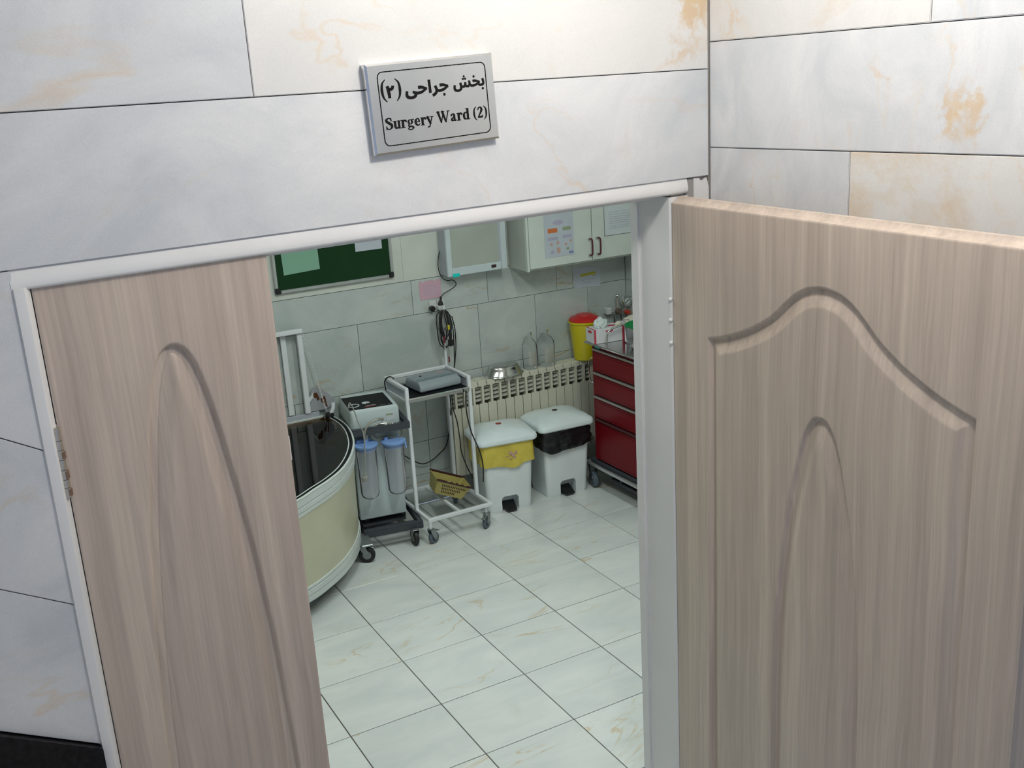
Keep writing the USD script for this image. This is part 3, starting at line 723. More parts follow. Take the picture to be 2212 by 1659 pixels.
bd = thing('bulletin_board', 'green felt notice board with aluminium rails and black corner caps', 'notice board', (0, YB, 0))
bxl, bxr, bzb, bzt = 0.478, 1.176, 1.424, 1.88
obj('felt_panel', bx(bxl + 0.006, bxr - 0.006, -0.016, 0.0, bzb + 0.005, bzt - 0.005), 'felt_green', bd)
obj('rail', bx(bxl + 0.03, bxr - 0.03, -0.022, 0.0, bzb, bzb + 0.019, 0.004), 'alu', bd); obj('rail', bx(bxl + 0.03, bxr - 0.03, -0.022, 0.0, bzt - 0.019, bzt, 0.004), 'alu', bd)
obj('rail', bx(bxl, bxl + 0.019, -0.022, 0.0, bzb + 0.03, bzt - 0.03, 0.004), 'alu', bd); obj('rail', bx(bxr - 0.019, bxr, -0.022, 0.0, bzb + 0.03, bzt - 0.03, 0.004), 'alu', bd)
for x in (bxl, bxr - 0.032):
    for z in (bzb - 0.001, bzt - 0.031): obj('corner_cap', bx(x, x + 0.032, -0.024, 0.0, z, z + 0.032, 0.006), 'black_plastic', bd)
gp = Polygon([(0.527, 1.80), (0.735, 1.80), (0.741, 1.531), (0.535, 1.522)])
obj('paper_sheet', T(upright(ext(gp, -0.0185, -0.0165)), (0, YB, 0)), 'paper_green', label='pale green paper sheet pinned on the green notice board', cat='paper')
t = thing('paper_sheet', 'small white paper pinned near the notice board corner', 'paper', (0, YB, 0))
obj('sheet', upright(ext(sbox(0.957, 1.597, 1.117, 1.80), -0.0185, -0.0165)), 'paper_lilac', t); text_lines(t, 0.985, 1.09, [1.69, 1.675, 1.66, 1.645], -0.0186, 'ink_violet', 5, 0.003)

# x-ray viewer ---------------------------------------------------------------------------------
vx = thing('x_ray_viewer', 'white wall-mounted x-ray film viewer with grey screen, between notice board and cupboard', 'light box', (0, YB, 0))
x0, x1, zb, zt, vd = 1.474, 1.868, 1.392, 1.93, -0.105
obj('housing', bx(x0, x1, vd + 0.012, 0.0, zb, zt, 0.004), 'viewer_side', vx)
obj('side_rail', bx(x0 - 0.001, x0 + 0.032, vd - 0.006, vd + 0.014, zb - 0.001, zt, 0.004), 'viewer_white', vx); obj('side_rail', bx(x1 - 0.036, x1 + 0.001, vd - 0.006, vd + 0.014, zb - 0.001, zt, 0.004), 'viewer_white', vx)
obj('screen', bx(x0 + 0.032, x1 - 0.05, vd + 0.002, vd + 0.014, zb + 0.047, zt - 0.02), 'viewer_screen', vx)
obj('screen_stile', bx(x1 - 0.05, x1 - 0.036, vd + 0.001, vd + 0.014, zb + 0.01, zt - 0.02), 'viewer_side', vx)
obj('control_strip', bx(x0 + 0.032, x1 - 0.04, vd - 0.002, vd + 0.014, zb, zb + 0.047, 0.003), 'viewer_white', vx)
obj('switch', bx(x1 - 0.108, x1 - 0.076, vd - 0.008, vd, zb + 0.017, zb + 0.034, 0.003), 'switch_dark', vx)
obj('sticker', bx(x0 + 0.028, x0 + 0.072, vd - 0.0085, vd - 0.0035, zb - 0.004, zb + 0.015), 'sticker_teal', vx, label='bright turquoise sticker')
for x in (1.655, 1.695): obj('film_clip', T(trimesh.creation.icosphere(2, 0.0065), (x, vd - 0.006, 1.69)), 'white_enamel', vx, smooth=True)
cordp = spline([(x0 + 0.012, -0.010, 1.56), (x0 - 0.012, -0.018, 1.50), (x0 - 0.020, -0.022, 1.44), (x0 - 0.004, -0.022, 1.385), (1.500, -0.030, 1.359), (1.535, -0.028, 1.357), (1.558, -0.026, 1.338), (1.553, -0.026, 1.318), (1.513, -0.026, 1.298), (1.478, -0.026, 1.285), (1.452, -0.030, 1.268)], 6)
obj('power_cord', tube(cordp, 0.0026, 6), 'cord_black', vx, smooth=40)
obj('plug', [cyl((1.452, -0.030, 1.270), (1.448, -0.032, 1.245), 0.0065, 8), frame_loft([rrect(0.012, 0.014, 0.003, 1.247, 1.448, -0.032), rrect(0.026, 0.026, 0.005, 1.232, 1.446, -0.032), rrect(0.028, 0.028, 0.005, 1.214, 1.446, -0.032)])], 'black_plastic', vx, smooth=35)

# cupboard ---------------------------------------------------------------------------------------
cb = thing('wall_cabinet', 'white two-door wall cupboard with red bow handles, hung on the back wall', 'cabinet', (0, YB, 0))
cx0, cx1, cz0, cz1, cd = 1.936, XR - 0.004, 1.374, 1.99, -0.215
obj('carcass', bx(cx0, cx1, cd, 0.0, cz0, cz1, 0.002), 'cabinet_side', cb)
obj('edge_strip', bx(cx0 - 0.001, cx0 + 0.014, cd - 0.020, cd + 0.004, cz0 - 0.002, cz1, 0.002), 'cabinet_white', cb)
for dx0, dx1 in ((cx0 + 0.018, 2.392), (2.397, cx1)):
    dr = obj('door', bx(dx0, dx1, cd - 0.019, cd - 0.001, cz0 + 0.012, cz1 - 0.005, 0.003), 'cabinet_white', cb)
    hx = 2.372 if dx1 < 2.395 else 2.431
    for hz in (1.421, 1.520): obj('handle_post', cyl((hx - 0.006, cd - 0.018, hz), (hx - 0.006, cd - 0.034, hz), 0.0075, 10), 'alu', dr, smooth=40)
    obj('handle', tube(spline([(hx - 0.006, cd - 0.028, 1.421), (hx, cd - 0.046, 1.423), (hx + 0.002, cd - 0.050, 1.440), (hx + 0.002, cd - 0.050, 1.501), (hx, cd - 0.046, 1.518), (hx - 0.006, cd - 0.028, 1.520)], 5), 0.0055, 8), 'handle_red', dr, smooth=40, label='dark red bow handle')
yp = cd - 0.0195
t = thing('poster', 'printed notice with an orange heading stuck on the left cupboard door', 'poster', (0, YB, 0))
obj('sheet', bx(2.058, 2.262, yp - 0.0012, yp, 1.438, 1.70), 'paper_lilac', t)
el = affinity.scale(Point(0, 0).buffer(1, quad_segs=8), 0.036, 0.014)
ptop = lambda s, mat, nm, lb=None: obj(nm, upright(ext(s, yp - 0.0020, yp - 0.0012)), mat, t, label=lb)
ptop(affinity.translate(el, 2.156, 1.643), 'ink_violet', 'print')
rb = lambda x, z, w, h: sbox(x + 0.003, z + 0.003, x + w - 0.003, z + h - 0.003).buffer(0.003, quad_segs=3)
ptop(rb(2.082, 1.585, 0.066, 0.026), 'ink_orange', 'heading', 'orange printed heading'); ptop(rb(2.186, 1.592, 0.056, 0.020), 'ink_green', 'heading')
ptop(rb(2.080, 1.541, 0.070, 0.018), 'ink_violet', 'heading'); ptop(rb(2.184, 1.546, 0.062, 0.018), 'ink_violet', 'heading')
for x, z, w, h, mt in ((2.095, 1.508, 0.016, 0.018, 'ink_pink'), (2.142, 1.512, 0.014, 0.022, 'ink_pink'), (2.196, 1.500, 0.016, 0.016, 'ink_pink'), (2.232, 1.518, 0.014, 0.016, 'ink_pink'), (2.096, 1.460, 0.024, 0.020, 'ink_violet'), (2.140, 1.462, 0.024, 0.032, 'ink_pink'), (2.206, 1.474, 0.020, 0.014, 'ink_green'), (2.224, 1.450, 0.030, 0.014, 'ink_blue')):
    ptop(rb(x, z, w, h), mt, 'print')
t = thing('document_sheet', 'typed white document in a plastic sleeve on the right cupboard door', 'paper', (0, YB, 0))
obj('sheet', bx(2.486, 2.70, yp - 0.0012, yp, 1.523, 1.81), 'paper_white', t)
obj('sleeve_edge', [bx(2.483, 2.4865, yp - 0.0016, yp, 1.520, 1.81), bx(2.483, 2.70, yp - 0.0016, yp, 1.5195, 1.523)], 'ink_grey', t)
text_lines(t, 2.52, 2.68, [1.66, 1.645, 1.63, 1.617, 1.603, 1.59, 1.575, 1.562], yp - 0.0013, 'ink_violet', 11, 0.003)
t = thing('notice_sheet', 'white notice with yellow highlighted line on the tiles under the cupboard', 'paper', (0, YB, 0))
obj('sheet', upright(ext(Polygon([(2.396, 1.306), (2.597, 1.294), (2.595, 1.163), (2.398, 1.176)]), -0.0022, -0.0008)), 'paper_lilac', t)
obj('highlight', upright(ext(Polygon([(2.446, 1.258), (2.562, 1.264), (2.562, 1.251), (2.446, 1.243)]), -0.003, -0.002)), 'ink_yellow', t, label='yellow highlighter bar')
text_lines(t, 2.535, 2.562, [1.238], -0.0022, 'ink_yellow', 2, 0.006); text_lines(t, 2.45, 2.562, [1.216, 1.198], -0.0022, 'ink_violet', 4, 0.005)
t = thing('notice_sheet', 'pink handwritten note taped to the tiles above the wall socket', 'paper', (0, YB, 0))
obj('sheet', upright(ext(Polygon([(1.331, 1.370), (1.472, 1.369), (1.466, 1.260), (1.331, 1.261)]), -0.0022, -0.0008)), 'paper_pink', t)
text_lines(t, 1.36, 1.45, [1.335, 1.32, 1.305, 1.288], -0.0022, 'ink_violet', 8, 0.0028)
for x in (1.352, 1.425): obj('tape', bx(x, x + 0.012, -0.0030, -0.0018, 1.364, 1.374), 'socket_white', t)

sk = thing('wall_socket', 'double white wall socket with white adapter, below the pink note', 'socket', (0, YB, 0))
obj('face_plate', bx(1.384, 1.432, -0.012, 0.0, 1.183, 1.248, 0.003), 'socket_white', sk); obj('face_plate', bx(1.434, 1.482, -0.012, 0.0, 1.190, 1.252, 0.003), 'socket_white', sk)
obj('adapter', frame_loft([np.array([(x, -0.010, z) for x, _, z in [(p[0], 0, p[1] + 1.206) for p in rrect(0.052, 0.030, 0.008, 0, 1.447, 0)[:, :2]]]), np.array([(x, -0.046, z) for x, _, z in [(p[0], 0, p[1] + 1.206) for p in rrect(0.044, 0.026, 0.008, 0, 1.447, 0)[:, :2]]])]), 'socket_white', sk)
t = obj('plug', T(lathe([(0.0, -0.02), (0.012, -0.02), (0.017, -0.008), (0.017, 0.012), (0.0, 0.014)], 16), (1.392, YB - 0.026, 1.206), rx=90), 'black_plastic', label='black round plug in the left wall socket', cat='plug', smooth=40)

# ================================================================== RADIATOR AND WHAT STANDS ON IT
ra = thing('radiator', 'cream aluminium sectional radiator along the back wall', 'radiator', (0, 0, 0))
RY0, RY1, P = 2.300, 2.392, 0.0608
for k in range(17):
    c = 1.4285 + P * (k + 0.5); h = P / 2 - 0.0022; nk = 0.0068
    shape = Polygon([(-h, 0.165), (h, 0.165), (h, 0.588), (h - 0.004, 0.592), (nk + 0.002, 0.593), (nk, 0.596), (nk, 0.698), (nk + 0.003, 0.703), (h, 0.7045), (h, 0.716), (h - 0.006, 0.7215), (-h + 0.006, 0.7215), (-h, 0.716), (-h, 0.7045), (-nk - 0.003, 0.703), (-nk, 0.698), (-nk, 0.596), (-nk - 0.002, 0.593), (-h + 0.004, 0.592), (-h, 0.588)])
    m = [T(upright(ext(shape, 0, 0.010)), (c, RY0, 0)), bx(c - h, c + h, RY0 + 0.002, RY1, 0.706, 0.735, 0.003), bx(c - 0.0065, c + 0.0065, RY0 + 0.008, RY1 - 0.012, 0.19, 0.71), bx(c - h, c + h, RY1 - 0.012, RY1, 0.17, 0.725)]
    sc = obj('radiator_section', m, 'radiator_cream', ra)
    fins = []
    for z in (0.609, 0.635, 0.661, 0.687):
        for s in (-1, 1):
            fins.append(T(bx(-0.012, 0.012, 0, 0.050, -0.0012, 0.0012), (c + s * 0.0185, RY0 + 0.014, z), rx=28, ry=s * 8))
    obj('fin', fins, 'radiator_fin', sc)
for x in (1.50, 2.36): obj('wall_bracket', bx(x - 0.012, x + 0.012, RY1 - 0.004, YB - 0.0015, 0.60, 0.63), 'radiator_cream', ra)
for x in (1.62, 2.22): obj('foot', bx(x - 0.012, x + 0.012, RY0 + 0.02, RY1 - 0.02, 0.0, 0.18), 'radiator_cream', ra)
RT = 0.735

kd = thing('steel_bowl', 'polished steel instrument bowl turned upside down on the radiator', 'bowl', (1.818, 2.350, RT))
q = lathe([(0.0, 0.062), (0.080, 0.062), (0.096, 0.057), (0.104, 0.046), (0.122, 0.012), (0.128, 0.005), (0.140, 0.0), (0.138, 0.004), (0.126, 0.010), (0.100, 0.050), (0.0, 0.058)], 40)
q.apply_scale([0.96, 0.62, 1.0]); q.vertices[:, 2] *= 1 + 0.22 * (q.vertices[:, 0] / 0.13) ** 2 * (q.vertices[:, 2] > 0.03)
obj('bowl', q, 'steel', kd, smooth=50)
for (bxx, r, sh, nk, tall, lab) in ((2.010, 0.046, 0.135, 0.016, 0.31, 'clear plastic bottle on the radiator, the one nearer the steel bowl'), (2.126, 0.056, 0.135, 0.018, 0.27, 'clear plastic bottle on the radiator, the wider one nearer the sharps bin')):
    t = thing('bottle', lab, 'bottle', (bxx, 2.352, RT))
    obj('body', lathe([(0.0, 0.001), (r - 0.006, 0.001), (r, 0.008), (r, sh), (r * 0.93, sh + 0.025), (r * 0.6, sh + 0.05), (nk, sh + 0.060), (nk, sh + 0.085)], 28), 'bottle_plastic', t, smooth=40)
    obj('cap', lathe([(0, sh + 0.10), (nk + 0.002, sh + 0.10), (nk + 0.003, sh + 0.08), (0, sh + 0.08)], 18), 'clear_plastic', t, smooth=40)
    ang = np.linspace(-2.2, -0.9, 10); rr = r + 0.0008
    v = np.array([(rr * math.cos(a_), rr * math.sin(a_), z) for z in (0.03, 0.12) for a_ in ang]); f = [[i, i + 1, 10 + i + 1] for i in range(9)] + [[i, 11 + i, 10 + i] for i in range(9)]
    obj('label', trimesh.Trimesh(v, f, process=False), 'tube_plastic', t, label='faded translucent label')
t = thing('sharps_container', 'yellow sharps bin with red lid standing on the radiator end', 'sharps bin', (2.402, 2.322, RT + 0.0005))
obj('bucket', lathe([(0.0, 0.0), (0.068, 0.0), (0.074, 0.006), (0.098, 0.238), (0.104, 0.240), (0.104, 0.252), (0.092, 0.252), (0.0, 0.248)], 40), 'sharps_yellow', t, smooth=35)
obj('lid', lathe([(0.098, 0.249), (0.100, 0.258), (0.088, 0.272), (0.052, 0.284), (0.048, 0.290), (0.0, 0.292)], 36), 'sharps_red', t, smooth=35)


# ================================================================== PEDAL BINS
def pedal_bin(loc, rot, label, liner, scale=1.0):
    t = thing('pedal_bin', label, 'waste bin', loc, rot)
    hw, hd, HT = 0.162, 0.140, 0.440
    ring_ = lambda k, z, ex_=0.0: rrect(2 * (hw * k + ex_), 2 * (hd * k + ex_), 0.030, z)
    shell = frame_loft([ring_(0.84, 0.0), ring_(0.86, 0.02), ring_(0.98, HT - 0.02), ring_(1.0, HT)])
    cut = bx(-0.053, 0.053, -0.2, -0.045, -0.02, 0.098, 0.014)
    try:
        shell.fix_normals(); shell = trimesh.boolean.difference([shell, cut], engine='manifold')
    except Exception: pass
    obj('body', shell, 'bin_white', t, smooth=30)
    pd = frame_loft([np.array([(-0.030, -0.150, 0.010), (0.030, -0.150, 0.010), (0.044, -0.046, 0.028), (-0.044, -0.046, 0.028)]), np.array([(-0.030, -0.150, 0.018), (0.030, -0.150, 0.018), (0.044, -0.046, 0.040), (-0.044, -0.046, 0.040)])]); pd.fix_normals()
    obj('pedal', pd, 'black_plastic', t, label='black foot pedal')
    # liner folded down over the rim, pleated and uneven
    r = random.Random(len(label)); yellow = liner == 'liner_yellow'
    n = 5; base = ring_(1.0, 0); K = len(base); cols = []
    t_ = np.linspace(0, 2 * np.pi, K, endpoint=False)
    M_ = 96; P0 = np.vstack([base, base[:1]]); s = np.concatenate([[0], np.cumsum(np.linalg.norm(np.diff(P0, axis=0), axis=1))]); u = np.linspace(0, s[-1], M_, endpoint=False)
    bxy = np.stack([np.interp(u, s, P0[:, 0]), np.interp(u, s, P0[:, 1])], 1); nx = bxy / np.linalg.norm(bxy, axis=1, keepdims=True)
    ph = [r.uniform(0, 6.28) for _ in range(6)]; th_ = 2 * np.pi * np.arange(M_) / M_
    rag = 0.012 * np.sin(3 * th_ + ph[0]) + 0.007 * np.sin(7 * th_ + ph[1]) + (0.028 * np.cos(th_ - 4.3) if not yellow else 0)
    rows_ = []
    for i_, q_ in enumerate(np.linspace(0, 1, 9)):
        drop = (0.140 if yellow else 0.105) + rag; z = HT - 0.002 - q_ * drop
        k_ = 0.84 + 0.16 * (z / HT)
        wob = (0.004 + (0.008 + (0.016 if not yellow else 0.004)) * q_) + 0.0030 * q_ * np.sin(11 * th_ + ph[2] + 3 * q_) + 0.0022 * np.sin(23 * th_ + ph[3] - 5 * q_) * q_ + 0.006 * (0 if yellow else 1) * np.sin(15 * q_ + 2 * th_) + (0 if yellow else 0.022) * np.exp(-((th_ - 5.75) / 0.35) ** 2) * q_
        rows_.append(np.column_stack([bxy * k_[:, None] + nx * wob[:, None], z]))
    v = np.vstack(rows_); f = []
    for i_ in range(8):
        for j in range(M_):
            j2 = (j + 1) % M_; f += [[i_ * M_ + j2, i_ * M_ + j, (i_ + 1) * M_ + j], [i_ * M_ + j2, (i_ + 1) * M_ + j, (i_ + 1) * M_ + j2]]
    ln = obj('liner', trimesh.Trimesh(v, f, process=False), liner, t, smooth=60, label=('translucent yellow' if yellow else 'shiny black') + ' bin bag folded over the rim')
    zl = 0.368 if yellow else 0.316
    lg = [Point(x, z).buffer(w_, quad_segs=3) for x, z, w_ in ((0.020, zl + 0.018, 0.010), (0.035, zl + 0.004, 0.011), (0.055, zl + 0.016, 0.008), (0.046, zl - 0.012, 0.007))] + [sbox(-0.012, zl - 0.002, 0.012, zl + 0.002), sbox(0.012, zl - 0.020, 0.03, zl - 0.017)]
    kk = 0.84 + 0.16 * zl / HT
    if yellow: lg = [affinity.translate(x_, -0.01, -0.012) for x_ in lg]
    obj('emblem', upright(ext(unary_union(lg), -hd * kk - (0.0135 if yellow else 0.004), -hd * kk + 0.002)), 'ink_pink', t, label='faded pinkish printed emblem')
    # domed lid with a stepped front edge
    lr = lambda w, d, rr, z, cy=0.0: rrect(w, d, rr, z, 0, cy, 6)
    lid = frame_loft([lr(0.364, 0.302, 0.036, HT - 0.006, -0.004), lr(0.376, 0.314, 0.040, HT + 0.002, -0.004), lr(0.376, 0.314, 0.040, HT + 0.018, -0.004), lr(0.366, 0.304, 0.042, HT + 0.032, -0.003), lr(0.342, 0.280, 0.05, HT + 0.039, 0.004), lr(0.334, 0.272, 0.055, HT + 0.045, 0.006), lr(0.25, 0.21, 0.07, HT + 0.060, 0.012), lr(0.15, 0.12, 0.05, HT + 0.068, 0.014), lr(0.05, 0.04, 0.018, HT + 0.070, 0.014)])
    ld = obj('lid', lid, 'lid_white', t, smooth=35)
    obj('badge', T(lathe([(0, 0.0015), (0.018, 0.001), (0.020, -0.002)], 18), (0.0, 0.014, HT + 0.070)), 'badge_red' if yellow else 'switch_dark', ld, label='small dark red badge' if yellow else 'small dark badge')
    return t


pedal_bin((1.640, 2.112, 0), -9.0, 'white pedal bin with yellow bag folded over its rim', 'liner_yellow')
pedal_bin((2.040, 2.122, 0), -3.5, 'white pedal bin with black bag folded over its rim', 'liner_black')


# ================================================================== CASTERS
def caster(parent, x, y, z_top, r, heading, tyre_='tyre', fork='caster_grey', brake=True, hub='caster_grey', width=0.022):
    """Swivel caster whose wheel stands on the floor at (x, y), rolling along the heading."""
    c, s = math.cos(math.radians(heading)), math.sin(math.radians(heading))
    R = lambda m: T(m, (x, y, 0), rz=heading)
    tr = r * 0.45                                        # trail: the stem stands ahead of the wheel
    fk = [upright(ext(Polygon([(-0.012, r - 0.006), (0.006, r - 0.010), (tr + 0.014, z_top - 0.014), (tr + 0.014, z_top), (tr - 0.016, z_top), (-0.014, r + 0.008)]), sy, sy + 0.0025)) for sy in (-width / 2 - 0.006, width / 2 + 0.0035)]
    fk += [bx(tr - 0.016, tr + 0.014, -width / 2 - 0.006, width / 2 + 0.006, z_top - 0.004, z_top, 0.001), cyl((0, -width / 2 - 0.009, r), (0, width / 2 + 0.009, r), 0.005, 8)]
    f = obj('caster', [R(m) for m in fk], fork, parent)
    wv = lathe([(r * 0.55, -width / 2), (r * 0.90, -width / 2), (r, -width / 2 + 0.005), (r, width / 2 - 0.005), (r * 0.90, width / 2), (r * 0.55, width / 2)], 24)
    obj('wheel', R(T(wv, (0, 0, r), rx=90)), tyre_, f, smooth=40)
    obj('hub', R(T(lathe([(0, -width / 2 - 0.001), (r * 0.52, -width / 2 - 0.001), (r * 0.56, -width / 2 + 0.003), (r * 0.56, width / 2 - 0.003), (r * 0.52, width / 2 + 0.001), (0, width / 2 + 0.001)], 20), (0, 0, r), rx=90)), hub, f, smooth=40)
    if brake:
        obj('brake_lever', R(T(bx(-0.048, -0.004, -0.012, 0.012, -0.0015, 0.0015, 0.001), (0.006, 0, 2 * r + 0.010), ry=-14)), fork, f)
    return f


# ================================================================== WHITE INSTRUMENT CART
ct = thing('instrument_cart', 'white tubular trolley with black-topped steel shelf, between suction unit and yellow-bag bin', 'trolley', (0, 0, 0))
cxl, cxr, cyf, cyb, cyn = 1.034, 1.420, 2.030, 2.325, 1.858
sq = 0.0105
def bar(p, q, w=sq):
    p, q = np.array(p, float), np.array(q, float); d = q - p; L = np.linalg.norm(d); d /= L
    a_ = np.array([0, 0, 1.0]) if abs(d[2]) < 0.9 else np.array([1.0, 0, 0]); n_ = np.cross(d, a_); n_ /= np.linalg.norm(n_); b_ = np.cross(n_, d)
    m = bx(-w, w, -w, w, -w * 0.93, L + w * 0.93, 0.003); X = np.eye(4); X[:3, 0], X[:3, 1], X[:3, 2], X[:3, 3] = n_, np.cross(d, n_), d, p; m.apply_transform(X); return m
for x in (cxl, cxr):
    for y in (cyf, cyb): obj('post', bar((x, y, 0.150), (x, y, 0.862)), 'white_enamel', ct)
    obj('top_rail', bar((x, cyf, 0.8626), (x, cyb, 0.8626), sq - 0.0004), 'white_enamel', ct); obj('base_rail', bar((x, cyn, 0.1405), (x, cyb, 0.1405), sq - 0.0004), 'white_enamel', ct)
    obj('shelf_rail', bar((x, cyf, 0.795), (x, cyb, 0.795), 0.008), 'white_enamel', ct)
    obj('side_plate', bx(x - 0.002, x + 0.002, cyf + 0.01, cyb - 0.01, 0.80, 0.852), 'viewer_side', ct)
obj('top_rail', bar((cxl, cyb, 0.862), (cxr, cyb, 0.862)), 'white_enamel', ct)
obj('base_rail', bar((cxl, cyn, 0.140), (cxr, cyn, 0.140)), 'white_enamel', ct); obj('base_rail', bar((cxl, cyb, 0.140), (cxr, cyb, 0.140)), 'white_enamel', ct)
obj('base_rail', bar((1.225, cyn, 0.140), (1.225, cyb, 0.140), 0.009), 'white_enamel', ct)
sh = obj('shelf', [bx(cxl + 0.006, cxr - 0.006, cyf - 0.014, cyb, 0.792, 0.806, 0.002), bx(cxl + 0.006, cxr - 0.006, cyf - 0.016, cyf - 0.012, 0.784, 0.800, 0.001)], 'steel', ct)
obj('shelf_edge', cyl((cxl + 0.006, cyf - 0.014, 0.806), (cxr - 0.006, cyf - 0.014, 0.806), 0.005, 8), 'chrome', ct, smooth=40)
obj('shelf_mat', bx(cxl + 0.012, cxr - 0.012, cyf - 0.008, cyb - 0.006, 0.8062, 0.8085), 'panel_black', sh, label='black shelf mat')
obj('pole', cyl((1.432, cyb + 0.014, 0.80), (1.436, cyb + 0.03, 1.205), 0.0085, 12), 'white_enamel', ct, smooth=40)
obj('pole_hook', tube(spline([(1.436, cyb + 0.03, 1.20), (1.436, cyb + 0.022, 1.222), (1.434, cyb + 0.004, 1.222), (1.433, cyb - 0.004, 1.205)], 5), 0.004, 6), 'white_enamel', ct, smooth=40)
for x, y, hd in ((1.036, 1.850, 200), (1.396, 1.866, 35), (1.036, 2.318, 100), (1.412, 2.318, 60)):
    stem_x, stem_y = x, y
    obj('caster_stem', cyl((min(max(x, cxl), cxr), y + (0.008 if y < 2 else 0), 0.088), (min(max(x, cxl), cxr), y + (0.008 if y < 2 else 0), 0.142), 0.010, 12), 'white_enamel', ct, smooth=40)
    c_, s_ = math.cos(math.radians(hd)), math.sin(math.radians(hd))
    caster(ct, min(max(x, cxl), cxr) - 0.014 * c_, y - 0.014 * s_, 0.092, 0.034, hd, 'tyre_blue', 'caster_grey', True, 'wheel_navy', 0.020)
obj('loop', tube(spline([(cxl - 0.012, cyb - 0.02, 0.80), (cxl - 0.020, cyb - 0.03, 0.845), (cxl - 0.012, cyb - 0.045, 0.876), (cxl + 0.006, cyb - 0.06, 0.884), (cxl + 0.022, cyb - 0.075, 0.874)], 6), 0.0038, 6), 'cord_black', ct, smooth=40, label='black cord loop over the rail')

gd = thing('monitor_box', 'flat grey electronic unit lying on the trolley shelf', 'medical device', (1.262, 2.168, 0.8086), 4.0)
gb = frame_loft([rrect(0.262, 0.180, 0.008, 0.006), rrect(0.268, 0.186, 0.010, 0.012), rrect(0.268, 0.186, 0.010, 0.040), rrect(0.256, 0.150, 0.010, 0.058, 0, 0.012), rrect(0.250, 0.144, 0.010, 0.060, 0, 0.012)])
obj('case', gb, 'grey_device', gd, smooth=25)
obj('stripe', bx(-0.122, 0.122, -0.052, -0.036, 0.0585, 0.0612), 'grey_stripe', gd, label='dark blue grey stripe'); obj('stripe', bx(-0.120, 0.124, -0.025, -0.018, 0.0595, 0.0612), 'grey_stripe', gd)
obj('button', T(lathe([(0, 0.004), (0.005, 0.004), (0.005, 0)], 10), (-0.060, 0.040, 0.060)), 'ink', gd)
obj('panel_label', bx(0.05, 0.095, 0.048, 0.062, 0.0600, 0.0610), 'ink_pink', gd)
for sx in (-1, 1):
    for sy in (-1, 1): obj('foot', bx(sx * 0.11 - 0.01, sx * 0.11 + 0.01, sy * 0.07 - 0.01, sy * 0.07 + 0.01, 0, 0.008), 'black_rubber', gd)

# ECG leads on the pole --------------------------------------------------------------------------
cbn = thing('lead_bundle', 'tangled bundle of black patient leads hanging on the trolley pole', 'cables', (0, 0, 0))
rr_ = random.Random(21); cy0 = cyb + 0.012
for k in range(14):
    zb_ = rr_.uniform(0.965, 1.07); xl_ = 1.398 + rr_.uniform(-0.020, 0.020); xr_ = 1.456 + rr_.uniform(-0.018, 0.022); dy = rr_.uniform(-0.016, 0.004)
    pts = [(1.433, cy0 + dy, 1.200), (xl_ + 0.008, cy0 + dy, 1.178), (xl_, cy0 + dy - 0.004, 1.11 + rr_.uniform(-0.02, 0.02)), (xl_ + 0.012, cy0 + dy, zb_ + 0.03), (1.428 + rr_.uniform(-0.01, 0.01), cy0 + dy - 0.004, zb_), (xr_ - 0.004, cy0 + dy, zb_ + 0.03), (xr_, cy0 + dy - 0.004, 1.10 + rr_.uniform(-0.02, 0.02)), (xr_ - 0.010, cy0 + dy, 1.178), (1.437, cy0 + dy, 1.203)]
    obj('lead', tube(spline(pts, 5), rr_.choice((0.0018, 0.0024, 0.003)), 5), 'cord_black' if k % 4 else 'cord_grey', cbn, smooth=40)
obj('lead_trunk', tube(spline([(1.447, cy0 - 0.012, 1.195), (1.458, cy0 - 0.014, 1.13), (1.462, cy0 - 0.014, 1.06), (1.463, cy0 - 0.014, 0.995)], 5), 0.0075, 7), 'cord_black', cbn, smooth=40); obj('lead_trunk', tube(spline([(1.427, cy0 - 0.012, 1.195), (1.412, cy0 - 0.014, 1.14), (1.416, cy0 - 0.014, 1.07), (1.424, cy0 - 0.012, 1.035)], 5), 0.0055, 7), 'cord_black', cbn, smooth=40)
obj('yellow_tag', [bx(1.446, 1.459, cy0 - 0.028, cy0 - 0.018, 1.082, 1.112, 0.003)], 'tag_yellow', cbn, label='yellow tag on the leads'); obj('junction_block', [bx(1.443, 1.474, cy0 - 0.036, cy0 - 0.010, 0.982, 1.026, 0.008), bx(1.462, 1.480, cy0 - 0.034, cy0 - 0.014, 0.990, 1.012, 0.005)], 'black_plastic', cbn)
for z in (1.028, 1.006): obj('connector', cyl((1.421, cy0 - 0.014, z + 0.018), (1.424, cy0 - 0.014, z), 0.0055, 7), 'cord_red', cbn, smooth=40, label='dark red plug')
obj('clip', bx(1.416, 1.428, cy0 - 0.020, cy0 - 0.010, 0.972, 0.994, 0.002), 'alu', cbn); obj('lead', tube(spline([(1.440, cy0 - 0.012, 1.0), (1.447, cy0 - 0.012, 0.955), (1.445, cy0 - 0.012, 0.92)], 5), 0.0022, 5), 'cord_grey', cbn, smooth=40); obj('connector', cyl((1.445, cy0 - 0.012, 0.918), (1.445, cy0 - 0.012, 0.885), 0.0045, 7), 'cord_red', cbn, smooth=40, label='dark red plug')
for o_ in (0.0, 0.012): obj('long_lead', tube(spline([(1.470 + o_, cy0 - 0.014, 1.17 - o_), (1.484 + o_, cy0 - 0.014, 1.08), (1.482 + o_, cy0 - 0.016, 0.98), (1.476 + o_ * 0.4, cy0 - 0.02, 0.90), (1.470, cy0 - 0.02, 0.842)], 6), 0.0032, 6), 'cord_black', cbn, smooth=40)

